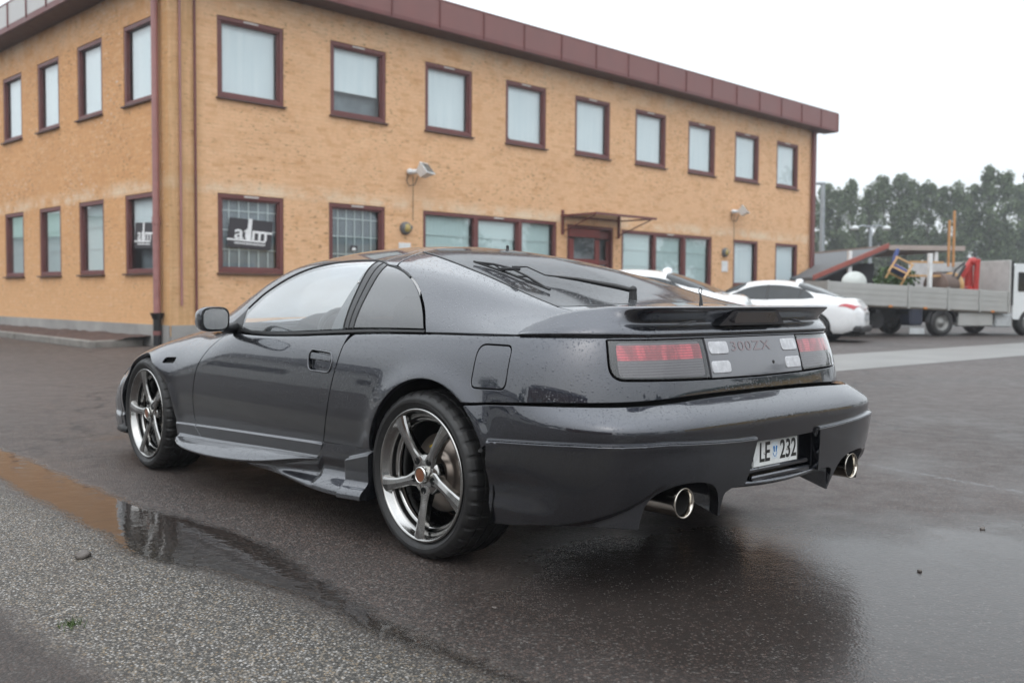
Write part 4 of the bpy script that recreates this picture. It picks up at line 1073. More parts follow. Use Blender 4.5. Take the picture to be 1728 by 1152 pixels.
# ---------------------------------------------------------------- ground
def ground_mat():
    m, nt, b = newmat('wet_asphalt'); v = objco(nt)
    sp = nt.nodes.new('ShaderNodeSeparateXYZ'); L(nt, v, sp.inputs[0]); X, Y = sp.outputs[0], sp.outputs[1]
    s = math_(nt, 'MULTIPLY', math_(nt, 'ADD', X, Y), .70711); t = math_(nt, 'MULTIPLY', math_(nt, 'SUBTRACT', X, Y), .70711)
    n1 = noise(nt, v, 1.1, 5); n2 = noise(nt, v, 6, 5, .65); n3 = noise(nt, v, .23, 3); n4 = noise(nt, v, 26, 4, .7)
    c1 = math_(nt, 'SUBTRACT', n1, .5); c2 = math_(nt, 'SUBTRACT', n2, .5)
    sw = math_(nt, 'ADD', s, math_(nt, 'ADD', math_(nt, 'MULTIPLY', c1, .16), math_(nt, 'MULTIPLY', c2, .10)))   # wobbly s
    near = math_(nt, 'MULTIPLY', rng_(nt, t, -30, -25, 0, 1), rng_(nt, t, 1, 4, 1, 0))
    # pale exposed-aggregate strip
    strip = math_(nt, 'MULTIPLY', rng_(nt, sw, 1.00, 1.12, 0, 1), rng_(nt, sw, 1.62, 1.92, 1, 0))
    strip = math_(nt, 'MULTIPLY', strip, near)
    # asphalt: dark binder with reddish and grey stones
    va = nt.nodes.new('ShaderNodeTexVoronoi'); va.inputs['Scale'].default_value = 120; L(nt, v, va.inputs['Vector'])
    sc = nt.nodes.new('ShaderNodeSeparateColor'); L(nt, va.outputs['Color'], sc.inputs[0])
    stone = ramp(nt, sc.outputs[0], [(.0, (.014, .013, .012)), (.42, (.038, .031, .028)), (.68, (.095, .064, .053)), (.85, (.165, .112, .092)), (.96, (.20, .185, .17)), (1.0, (.26, .245, .23))])
    rim = rng_(nt, va.outputs['Distance'], .25, .60, 1, .35)
    asp = mixc(nt, rim, (.020, .018, .017), stone)
    asp = mixc(nt, rng_(nt, n1, .3, .7, .0, .40), asp, (.050, .044, .041))
    asp = mixc(nt, math_(nt, 'MULTIPLY', rng_(nt, n3, .35, .65, 0, 1), .45), asp, (.105, .085, .078))
    # strip stones: larger, pale, tan
    vb = nt.nodes.new('ShaderNodeTexVoronoi'); vb.inputs['Scale'].default_value = 135; L(nt, v, vb.inputs['Vector'])
    sb = nt.nodes.new('ShaderNodeSeparateColor'); L(nt, vb.outputs['Color'], sb.inputs[0])
    st2 = ramp(nt, sb.outputs[1], [(0, (.035, .034, .032)), (.30, (.11, .10, .088)), (.55, (.21, .195, .175)), (.75, (.24, .175, .105)), (.88, (.32, .305, .285)), (1, (.46, .44, .42))])
    st2 = mixc(nt, rng_(nt, vb.outputs['Distance'], .30, .62, 1, .12), (.030, .028, .025), st2)
    wetd = rng_(nt, sw, 1.50, 1.80, 1.0, .62)
    st2 = mixc(nt, 1.0, st2, wetd, 'MULTIPLY')
    lower = math_(nt, 'MULTIPLY', rng_(nt, sw, 1.07, 1.03, 0, 1), near)
    asp = mixc(nt, math_(nt, 'MULTIPLY', lower, .45), asp, (.022, .018, .016))
    col = mixc(nt, math_(nt, 'MULTIPLY', strip, rng_(nt, n2, .25, .45, .7, 1)), asp, st2)
    # puddle mask in the gutter: wide at the far left, narrowing towards the viewer
    up = nt.nodes.new('ShaderNodeFloatCurve'); 
    def curve(vals, lo, hi):
        n = nt.nodes.new('ShaderNodeFloatCurve'); cu = n.mapping.curves[0]
        ts = [(a-lo)/(hi-lo) for a, _ in vals]
        while len(cu.points) < len(vals): cu.points.new(.5, .5)
        for p, q, (_, w_) in zip(cu.points, ts, vals): p.location = (q, w_/4); p.handle_type = 'AUTO'
        n.mapping.update(); L(nt, rng_(nt, t, lo, hi, 0, 1), n.inputs['Value']); return math_(nt, 'MULTIPLY', n.outputs[0], 4)
    nt.nodes.remove(up)
    hi_ = curve([(-12, 2.30), (-6.7, 2.16), (-5.6, 2.12), (-4.6, 2.05), (-3.6, 2.10), (-2.9, 2.00), (-2.4, 1.87), (-1.8, 1.84), (-.6, 1.80), (2, 1.72)], -12, 2)
    lo_ = curve([(-12, 1.85), (-6.7, 1.80), (-5.2, 1.72), (-4.2, 1.66), (-3.65, 1.60), (-3.2, 1.72), (-2.7, 1.76), (-2.3, 1.72), (-1.9, 1.76), (-.6, 1.78), (2, 1.72)], -12, 2)
    a1 = math_(nt, 'SUBTRACT', hi_, sw); a2 = math_(nt, 'SUBTRACT', sw, lo_)
    dpt = math_(nt, 'MINIMUM', a1, a2)
    dpt = math_(nt, 'ADD', dpt, math_(nt, 'MULTIPLY', math_(nt, 'SUBTRACT', n4, .5), .05))
    pud = math_(nt, 'MULTIPLY', rng_(nt, dpt, -.015, .05, 0, 1), near)
    # shallow film patches elsewhere
    f1 = noise(nt, objco(nt, (1, 1, 1), (0, 0, R(35)), (3.1, 1.7, 0)), .55, 4, .55, .6)
    rt = rng_(nt, X, -.2, 1.6, .0, .10)
    farY = rng_(nt, Y, 5.5, 9, 1, .15)
    film = rng_(nt, math_(nt, 'ADD', f1, rt), .56, .78, 0, 1)
    film = math_(nt, 'MULTIPLY', film, farY)
    # slick under and behind the tail of the car
    e1 = math_(nt, 'SUBTRACT', X, 1.15); e2 = math_(nt, 'SUBTRACT', Y, 3.3)
    el = math_(nt, 'ADD', math_(nt, 'MULTIPLY', math_(nt, 'MULTIPLY', e1, e1), .42), math_(nt, 'MULTIPLY', math_(nt, 'MULTIPLY', e2, e2), .65))
    slick = rng_(nt, math_(nt, 'ADD', el, math_(nt, 'MULTIPLY', c1, .8)), .35, 1.1, 1, 0)
    film = math_(nt, 'MAXIMUM', film, math_(nt, 'MULTIPLY', slick, .95))
    # thin cracks
    ve = voro(nt, objco(nt, (1, 1, 1), (0, 0, .3)), .28, 'DISTANCE_TO_EDGE')
    vv_ = nt.nodes.new('ShaderNodeVectorMath'); vv_.operation = 'ADD'
    nz = nt.nodes.new('ShaderNodeTexNoise'); nz.inputs['Scale'].default_value = 1.5; nz.inputs['Detail'].default_value = 6; L(nt, v, nz.inputs['Vector'])
    vs_ = nt.nodes.new('ShaderNodeVectorMath'); vs_.operation = 'SCALE'; L(nt, nz.outputs['Color'], vs_.inputs[0]); vs_.inputs['Scale'].default_value = .9
    L(nt, v, vv_.inputs[0]); L(nt, vs_.outputs[0], vv_.inputs[1])
    ve = voro(nt, vv_.outputs[0], .22, 'DISTANCE_TO_EDGE')
    crack = math_(nt, 'MULTIPLY', rng_(nt, ve, .0, .006, 1, 0), rng_(nt, Y, 5, 7, 0, .8))
    col = mixc(nt, crack, col, (.008, .008, .008))
    # worn pale streak of an old line
    ls = math_(nt, 'ADD', math_(nt, 'MULTIPLY', X, .849), math_(nt, 'MULTIPLY', Y, .529))
    ln = math_(nt, 'MULTIPLY', rng_(nt, math_(nt, 'ABSOLUTE', math_(nt, 'SUBTRACT', math_(nt, 'ADD', ls, math_(nt, 'MULTIPLY', c2, .06)), 4.95)), .015, .05, 1, 0), rng_(nt, n4, .45, .62, 0, .5))
    ln = math_(nt, 'MULTIPLY', ln, rng_(nt, X, 1.9, 2.3, 0, 1))
    col = mixc(nt, ln, col, (.26, .27, .28))
    wet = math_(nt, 'MAXIMUM', pud, film)
    col = mixc(nt, math_(nt, 'MULTIPLY', wet, .55), col, (.010, .009, .008))
    L(nt, col, b.inputs['Base Color'])
    # relief
    h = math_(nt, 'MULTIPLY', math_(nt, 'SUBTRACT', 1.0, va.outputs['Distance']), 1.0)
    hb = math_(nt, 'MULTIPLY', math_(nt, 'SUBTRACT', 1.0, vb.outputs['Distance']), 1.0)
    hm = nt.nodes.new('ShaderNodeMix'); hm.data_type = 'FLOAT'; L(nt, strip, hm.inputs[0]); L(nt, h, hm.inputs[2]); L(nt, hb, hm.inputs[3])
    amp = math_(nt, 'MULTIPLY', math_(nt, 'SUBTRACT', 1.0, pud), math_(nt, 'SUBTRACT', 1.0, math_(nt, 'MULTIPLY', film, .86)))
    hh = math_(nt, 'MULTIPLY', hm.outputs[0], amp)
    nb = bump(nt, math_(nt, 'MULTIPLY', n1, amp), .25, .03); nb = bump(nt, noise(nt, objco(nt, (1, 1, 1)), 9, 3), .14, .012, nb); nb = bump(nt, hh, .62, .0042, nb)
    L(nt, nb, b.inputs['Normal'])
    ro = nt.nodes.new('ShaderNodeMix'); ro.data_type = 'FLOAT'; L(nt, film, ro.inputs[0]); L(nt, rng_(nt, n2, .3, .7, .42, .62), ro.inputs[2]); ro.inputs[3].default_value = .15
    ro2 = nt.nodes.new('ShaderNodeMix'); ro2.data_type = 'FLOAT'; L(nt, pud, ro2.inputs[0]); L(nt, ro.outputs[0], ro2.inputs[2]); ro2.inputs[3].default_value = .055
    L(nt, ro2.outputs[0], b.inputs['Roughness'])
    b.inputs['IOR'].default_value = 1.31
    return m
M['asphalt'] = ground_mat()
g = MB(); g.add([(-450, -450, 0), (450, -450, 0), (450, 450, 0), (-450, 450, 0)], [(0, 1, 2, 3)])
tag(g.build('ground', M['asphalt']), 'wet reddish grey asphalt yard with puddles and a pale gritty strip', kind='structure')
# pale road band beyond the yard
rm, nt_, b_ = newmat('pale_road'); v_ = objco(nt_)
c_ = mixc(nt_, rng_(nt_, noise(nt_, v_, .8, 5), .3, .7, 0, 1), (.150, .145, .136), (.215, .208, .196)); c_ = mixc(nt_, rng_(nt_, noise(nt_, v_, 40, 3), .3, .7, 0, .4), c_, (.11, .105, .10))
L(nt_, c_, b_.inputs['Base Color']); b_.inputs['Roughness'].default_value = .42; L(nt_, bump(nt_, noise(nt_, v_, 120, 3), .5, .003), b_.inputs['Normal'])
rb = MB(); d = Vector((.753, .658, 0)); nrm_ = Vector((.658, -.753, 0)); A = Vector((4.65, 13.66, .004))
rb.add([A-d*1.2, A+d*120, A+d*120-nrm_*2.15, A-d*1.2-nrm_*2.15], [(0, 1, 2, 3)])
tag(rb.build('road', rm), 'pale concrete road band crossing the yard', kind='structure')
# loose stones
stone_m = simple('small_stone', (.10, .085, .075), .6, var=.4, scale=30)
for (x, y, s_, lb) in ((-1.62, 3.70, .028, 'square brown stone at the edge of the long puddle'), (1.50, 3.58, .010, 'dark pebble on the lower right asphalt, the one nearest the viewer'), (2.05, 4.25, .012, 'dark pebble lying farthest to the right on the asphalt')
        ,(-.05, 3.12, .008, 'pale crumb of stone on the asphalt below the rear bumper')):
    b = MB(); b.sphere((0, 0, .25), 1, 8, 6, (1.1, .8, .55))
    for i, q in enumerate(b.v): b.v[i] = tuple(c*(1+.3*math.sin(13*q[0]+7*q[1]+5*q[2])) for c in q)
    o = b.build('stone', stone_m, None, (x, y, .0), (0, 0, x*5)); o.scale = (s_,)*3
    tag(o, lb, 'stone', 'loose stones on the asphalt')
gm = simple('grass_blade', (.05, .085, .02), .6, var=.3)
b = MB()
for k in range(60):
    a = random.uniform(0, 6.28); r = abs(random.gauss(0, .02)); x, y = r*math.cos(a), r*math.sin(a); hh = random.uniform(.012, .03); w = .0015; l = random.uniform(-.012, .012)
    b.add([(x-w, y, 0), (x+w, y, 0), (x+l, y+l, hh)], [(0, 1, 2)])
tag(b.build('grass_tuft', gm, None, (-1.32, 2.93, 0)), 'tiny green grass tuft at the edge of the pale strip', 'grass', kind='stuff')
# ---------------------------------------------------------------- the two-storey brick office
BR = R(45.1); BLOC = (-6.4086, 18.5, 0)
office = thing('office_building', 'two-storey orange brick office building with dark red window frames and flat roof', 'building', BLOC, BR)
def brick_mat(name, side):
    m, nt, b = newmat(name); rot = (R(90), 0, 0)
    t = nt.nodes.new('ShaderNodeTexCoord'); sp = nt.nodes.new('ShaderNodeSeparateXYZ'); L(nt, t.outputs['Object'], sp.inputs[0])
    cb = nt.nodes.new('ShaderNodeCombineXYZ'); L(nt, math_(nt, 'ADD', sp.outputs[0], sp.outputs[1]), cb.inputs[0]); L(nt, sp.outputs[2], cb.inputs[1]); v = cb.outputs[0]
    br = nt.nodes.new('ShaderNodeTexBrick'); L(nt, v, br.inputs['Vector']); br.inputs['Scale'].default_value = 1; br.inputs['Brick Width'].default_value = .25; br.inputs['Row Height'].default_value = .075
    br.inputs['Mortar Size'].default_value = .009; br.inputs['Mortar Smooth'].default_value = .4
    br.inputs['Color1'].default_value = (0, 0, 0, 1); br.inputs['Color2'].default_value = (1, 1, 1, 1); br.inputs['Mortar'].default_value = (.5, .5, .5, 1)
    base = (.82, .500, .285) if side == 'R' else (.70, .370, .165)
    big = noise(nt, v, .55, 5, .6); med = noise(nt, v, 2.6, 5, .65); fine = noise(nt, v, 16, 5, .7)
    c = mixc(nt, rng_(nt, big, .3, .7, 0, .8), base, tuple(k*.86 for k in base))
    c = mixc(nt, rng_(nt, med, .50, .72, 0, .62), c, (.62, .33, .155)); c = mixc(nt, rng_(nt, noise(nt, v, 5.5, 5, .7), .52, .70, 0, .35), c, (.88, .60, .36))
    c = mixc(nt, rng_(nt, br.outputs['Color'], .70, 1.0, 0, .40), c, (.52, .25, .10))
    c = mixc(nt, rng_(nt, br.outputs['Color'], 0, .15, .22, 0), c, (.84, .58, .36))
    # dark missing-paint flecks in horizontal dashes
    d = noise(nt, objco(nt, (5, 5, 16)), 1.4, 3, .6); d2 = noise(nt, v, .7, 3)
    fk = math_(nt, 'MULTIPLY', rng_(nt, d, .57, .66, 0, 1), rng_(nt, d2, .40, .60, .12, .95))
    c = mixc(nt, fk, c, (.27, .155, .07))
    # chalky bloom: under the eaves, over the window heads and in flecks
    z = sp.outputs[2]; w = noise(nt, v, 1.5, 6, .7)
    top = math_(nt, 'MULTIPLY', rng_(nt, z, 6.2, 6.9, 0, .55), rng_(nt, w, .40, .62, 0, 1))
    hd = math_(nt, 'MULTIPLY', math_(nt, 'MULTIPLY', rng_(nt, z, 2.9, 3.02, 0, 1), rng_(nt, z, 3.06, 3.30, 1, 0)), rng_(nt, w, .40, .62, 0, .75))
    bl = math_(nt, 'MAXIMUM', top, hd); c = mixc(nt, bl, c, (.82, .69, .52))
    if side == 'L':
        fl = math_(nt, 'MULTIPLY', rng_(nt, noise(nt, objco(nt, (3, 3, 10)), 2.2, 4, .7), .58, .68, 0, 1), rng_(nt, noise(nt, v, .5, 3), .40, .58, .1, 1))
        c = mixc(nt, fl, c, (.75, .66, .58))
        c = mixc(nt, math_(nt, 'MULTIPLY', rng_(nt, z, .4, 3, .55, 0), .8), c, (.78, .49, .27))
    # grime running down near the corner
    corner = rng_(nt, math_(nt, 'ADD', sp.outputs[0], sp.outputs[1]), .5, .75, 1, 0)
    c = mixc(nt, math_(nt, 'MULTIPLY', corner, rng_(nt, noise(nt, objco(nt, (6, 6, .8)), 1.5, 4), .3, .6, .15, .7)), c, (.50, .30, .13))
    c = mixc(nt, rng_(nt, fine, .35, .75, 0, .16), c, (.30, .20, .12))
    L(nt, c, b.inputs['Base Color']); b.inputs['Roughness'].default_value = .82; b.inputs['Specular IOR Level'].default_value = .25
    c = mixc(nt, math_(nt, 'MULTIPLY', br.outputs['Fac'], .15), c, (.42, .25, .13)); L(nt, c, b.inputs['Base Color']); nb = bump(nt, br.outputs['Fac'], -1.0, .012); nb = bump(nt, fine, .4, .006, nb); nb = bump(nt, math_(nt, 'MULTIPLY', fk, 1.0), -.6, .01, nb)
    L(nt, nb, b.inputs['Normal']); return m
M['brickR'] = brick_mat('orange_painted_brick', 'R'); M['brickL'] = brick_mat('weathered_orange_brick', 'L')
M['frame'] = simple('dark_red_frame', (.150, .046, .042), .45, var=.15, scale=3)
M['fascia'] = simple('red_brown_sheet_metal', (.200, .082, .075), .48, var=.08, scale=1.5)
M['fascia_grey'] = simple('pale_grey_sheet', (.50, .49, .48), .5, var=.05, scale=2)
M['soffit'] = simple('brown_soffit', (.085, .045, .038), .6)
M['plinth'] = simple('concrete_plinth', (.30, .29, .275), .8, var=.2, scale=1.5, bumpd=.003)
M['roofing'] = simple('roofing_felt', (.05, .05, .05), .9)
M['pane'] = thin_glass('window_pane', (.93, .98, .98), drops=0, frost=0)
M['pane2'] = thin_glass('reflective_pane', (.90, .97, .96), drops=0, frost=0, mult=3.6)
M['blind'] = simple('white_blind', (.84, .88, .91), .8, var=.06, scale=.7)
def fold_shade_blind():  # flat blind, soft vertical fold shading painted into its colour
    m, nt, b = newmat('painted_fold_shade_blind'); f = noise(nt, objco(nt, (7, 7, .35)), 1.2, 4, .6); g = noise(nt, objco(nt), .6, 2)
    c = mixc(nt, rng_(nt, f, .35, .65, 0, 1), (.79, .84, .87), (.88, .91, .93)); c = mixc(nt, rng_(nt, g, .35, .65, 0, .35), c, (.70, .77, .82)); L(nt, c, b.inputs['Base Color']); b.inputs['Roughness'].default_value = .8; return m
M['blind'] = fold_shade_blind()
M['dim'] = simple('dim_room', (.20, .22, .24), .9, var=.3, scale=2)
M['grid'] = simple('white_window_grid', (.62, .66, .66), .6)
M['vent'] = simple('alu_vent', (.55, .50, .47), .5)
M['white_plastic'] = simple('white_plastic', (.72, .73, .73), .4)
M['light_grey'] = simple('light_grey_metal', (.45, .47, .48), .4)
M['print_black'] = simple('black_print', (.035, .030, .035), .5); M['print_white'] = simple('white_print', (.80, .80, .80), .5)
def slat_mat():
    m, nt, b = newmat('pale_slat_blind'); v = objco(nt); sp = nt.nodes.new('ShaderNodeSeparateXYZ'); L(nt, v, sp.inputs[0])
    f = math_(nt, 'FRACT', math_(nt, 'MULTIPLY', sp.outputs[0], 8.5)); g_ = rng_(nt, f, .0, .18, .55, 1)
    c = mixc(nt, g_, (.50, .60, .61), (.74, .84, .85)); L(nt, c, b.inputs['Base Color']); b.inputs['Roughness'].default_value = .8; return m
M['slat'] = slat_mat()

def wall_holes(name, U1_, Z0, Z1, holes, o, mat, swap=False, depth=.10):
    """wall in the plane of its outward side o (-1: right wall, +1: left wall); swap puts u on the building's y axis"""
    us = sorted({0.0, U1_, *[h[0] for h in holes], *[h[1] for h in holes]}); zs = sorted({Z0, Z1, *[h[2] for h in holes], *[h[3] for h in holes]})
    b = MB()
    P = (lambda u, d, z: (-d, u, z)) if swap else (lambda u, d, z: (u, -d, z))
    for i in range(len(us)-1):
        for j in range(len(zs)-1):
            u0, u1, z0, z1 = us[i], us[i+1], zs[j], zs[j+1]; uc, zc = (u0+u1)/2, (z0+z1)/2
            if any(h[0] < uc < h[1] and h[2] < zc < h[3] for h in holes): continue
            q = [P(u0, 0, z0), P(u1, 0, z0), P(u1, 0, z1), P(u0, 0, z1)]; b.add(q, [(0, 1, 2, 3) if not swap else (3, 2, 1, 0)])
    for h in holes:
        c = [(h[0], h[2]), (h[1], h[2]), (h[1], h[3]), (h[0], h[3])]
        for k in range(4):
            a, e = c[k], c[(k+1) % 4]; q = [P(a[0], 0, a[1]), P(e[0], 0, e[1]), P(e[0], -depth-.02, e[1]), P(a[0], -depth-.02, a[1])]; b.add(q, [(0, 1, 2, 3) if swap else (3, 2, 1, 0)])
    return b.build(name, mat, office)

WR_up = [1.0+2.602*k for k in range(9)]; WW = 1.47
ZU = (4.80, 6.36); ZL = (1.42, 2.96)
holesR = [(u, u+WW, ZU[0], ZU[1]) for u in WR_up]+[(.99, 2.46, 1.42, 2.96), (3.56, 5.05, 1.42, 2.96), (6.15, 10.72, 1.42, 2.96), (13.44, 17.98, 1.35, 2.90), (19.21, 20.71, 1.40, 2.88), (21.84, 23.36, 1.40, 2.88), (11.13, 13.07, .20, 2.93)]
WL = [.60+2.31*k for k in range(6)]; WLW = 1.29
holesL = [(u, u+WLW, 4.70, 6.26) for u in WL]+[(u, u+WLW, 1.40, 2.95) for u in WL]
wall_holes('front_wall', 24.5, .41, 6.98, holesR, -1, M['brickR'])
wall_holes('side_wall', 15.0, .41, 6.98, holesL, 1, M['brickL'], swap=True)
b = MB(); b.box((12.25, 15.0, 3.5), (24.5, .2, 7.0)); b.box((24.4, 7.5, 3.5), (.2, 15, 7.0)); b.build('rear_wall', M['brickL'], office)
b = MB(); b.box((12.25, .008, .205), (24.46, .06, .41)); b.box((.008, 7.5, .205), (.06, 14.96, .41)); b.build('plinth', M['plinth'], office)
b = MB(); b.box((12.25, 7.5, 7.06), (25.2, 15.8, .08)); b.build('roof', M['roofing'], office)
# a plain interior block keeps daylight from passing straight through
b = MB(); b.box((12.4, 8.0, 3.5), (22.6, 12.6, 6.6)); b.build('daylight_block', M['dim'], office)
# eaves: soffit, fascia sheets with standing seams
b = MB(); b.box((12.3, -.25, 6.985), (25.6, .50, .05)); b.box((-.25, 7.2, 6.987), (.50, 15.4, .05)); b.build('soffit', M['soffit'], office)
seams = [4.83+1.36*k for k in range(-4, 16)]
seams = [-.5]+[s_ for s_ in seams if s_ > 0]; seams[-1] = 25.12
fme = None
for a_, e_ in zip(seams[:-1], seams[1:]):
    if e_-a_ < .3: continue
    b = MB(); b.box(((a_+e_)/2, -.515, 7.31), (e_-a_-.016, .03, .60), bev=.004); b.build('fascia_panel', M['fascia'], office)
    b = MB(); b.box((e_, -.53, 7.31), (.028, .05, .60)); b.build('fascia_seam', M['frame'], office)
seL = [-.5]+[.95+1.165*k for k in range(13)]
for a_, e_ in zip(seL[:-1], seL[1:]):
    b = MB(); b.box((-.515, (a_+e_)/2, 7.33), (.03, e_-a_-.02, .54), bev=.004); b.build('fascia_panel', M['fascia_grey'], office)
    b = MB(); b.box((-.53, e_, 7.33), (.05, .05, .54)); b.build('fascia_seam', M['frame'], office)
b = MB(); b.box((12.3, -.50, 7.02), (25.7, .07, .09)); b.box((-.50, 7.2, 7.045), (.075, 15.5, .13)); b.box((12.3, -.49, 7.63), (25.7, .09, .035)); b.box((-.49, 7.2, 7.62), (.09, 15.5, .035)); b.build('eaves_trim', M['frame'], office)
b = MB(); b.box((25.0, 7.2, 7.31), (.24, 15.4, .60)); b.box((24.8, -.25, 7.31), (.4, .5, .55)); b.build('end_fascia', M['fascia'], office)

def window(u0, u1, z0, z1, swap=False, kind='blind', splits=(), sash=True, label=None, drop=0.0):
    P = (lambda u, d, z: (-d, u, z)) if swap else (lambda u, d, z: (u, -d, z)); D = lambda du, dd, dz: (dd, du, dz) if swap else (du, dd, dz)
    uc, zc = (u0+u1)/2, (z0+z1)/2; w, h = u1-u0, z1-z0; f = .085; b = MB()
    for (cu, cz, su, sz) in ((uc, z1-f/2-.004, w-.01, f), (uc, z0+f/2+.004, w-.01, f), (u0+f/2+.005, zc, f, h-2*f-.01), (u1-f/2-.005, zc, f, h-2*f-.01)): b.box(P(cu, -.055, cz), D(su, .09, sz), bev=.006)
    edges = [u0]+list(splits)+[u1]
    for s_ in splits: b.box(P(s_, -.05, zc), D(.13, .085, h-2*f-.012), bev=.006)
    fr = b.build('window', M['frame'], office)
    if label: fr['label'] = label
    b = MB(); b.box(P(uc, .018, z0-.018), D(w+.06, .10, .028)); b.build('sill', M['soffit'], fr)
    for k, (a, e) in enumerate(zip(edges[:-1], edges[1:])):
        m0 = f if k == 0 else .065; m1 = f if k == len(edges)-2 else .065
        a2, e2 = a+m0, e-m1; pw = e2-a2
        if sash and (len(edges) == 2 or k == 1):
            s = .035; b = MB()
            for (cu, cz, su, sz) in ((a2+pw/2, z1-f-s/2, pw-.01, s), (a2+pw/2, z0+f+s/2, pw-.01, s), (a2+s/2+.005, zc, s, h-2*f-2*s-.01), (e2-s/2-.005, zc, s, h-2*f-2*s-.01)): b.box(P(cu, -.075, cz), D(su, .07, sz), bev=.004)
            b.build('sash', M['frame'], fr)
            b = MB(); b.box(P(a2+pw/2, -.004, z1-f*.45), D(.32 if pw < 1.5 else .4, .014, .035)); b.build('vent_strip', M['vent'], fr)
        q = [P(a2-.01, -.085, z0+f-.01), P(e2+.01, -.085, z0+f-.01), P(e2+.01, -.085, z1-f+.01), P(a2-.01, -.085, z1-f+.01)]
        b = MB(); b.add(q, [(0, 1, 2, 3) if not swap else (3, 2, 1, 0)]); b.build('pane', M['pane2'] if kind == 'slat' else M['pane'], fr)
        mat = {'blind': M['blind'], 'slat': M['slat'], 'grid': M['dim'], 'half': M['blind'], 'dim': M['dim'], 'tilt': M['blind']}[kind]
        zb0 = z0+f if kind != 'half' else z0+f+h*.30
        b = MB()
        if kind == 'tilt':
            poly = [(a2, z0+f+.28), (a2+.22, z0+f+.04), (e2, z0+f+.02), (e2, z1-f), (a2, z1-f)]
            b.add([P(p, -.15, z) for p, z in poly], [tuple(range(5)) if not swap else tuple(range(5))[::-1]])
        else:
            q = [P(a2, -.15, zb0), P(e2-.06*(not swap), -.15, zb0), P(e2-.06*(not swap), -.15, z1-f), P(a2, -.15, z1-f)]; b.add(q, [(0, 1, 2, 3) if not swap else (3, 2, 1, 0)])
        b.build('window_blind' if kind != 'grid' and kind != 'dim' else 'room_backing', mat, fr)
        if kind in ('half', 'tilt'):
            q = [P(a2, -.30, z0+f), P(e2, -.30, z0+f), P(e2, -.30, z1-f), P(a2, -.30, z1-f)]; b = MB(); b.add(q, [(0, 1, 2, 3)]); b.build('room_backing', M['dim'], fr)
        if kind == 'grid':
            b = MB(); nn = 6
            for i in range(1, nn): b.box(P(a2+pw*i/nn, -.12, zc), D(.020, .008, h-2*f))
            for i in range(1, 4): b.box(P(a2+pw/2, -.13, z0+f+(h-2*f)*i/3.6), D(pw, .008, .020))
            b.build('security_grid', M['grid'], fr)
        if kind == 'slat':
            b = MB()
            for i in (1, 2): b.box(P(a2+pw/2, -.13, z0+f+(h-2*f)*i/3), D(pw, .008, .014))
            b.build('glazing_line', M['grid'], fr)
    return fr
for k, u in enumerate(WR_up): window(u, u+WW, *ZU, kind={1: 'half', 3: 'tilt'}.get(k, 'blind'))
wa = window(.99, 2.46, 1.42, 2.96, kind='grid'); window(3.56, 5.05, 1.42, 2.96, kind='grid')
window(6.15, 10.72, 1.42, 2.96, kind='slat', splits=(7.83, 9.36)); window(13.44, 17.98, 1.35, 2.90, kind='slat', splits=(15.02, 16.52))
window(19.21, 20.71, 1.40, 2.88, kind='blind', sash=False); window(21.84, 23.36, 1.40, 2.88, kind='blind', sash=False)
for k, u in enumerate(WL): window(u, u+WLW, 4.70, 6.26, True, kind='tilt' if k == 1 else 'blind', sash=False); window(u, u+WLW, 1.40, 2.95, True, kind='slat' if k else 'half', sash=False)

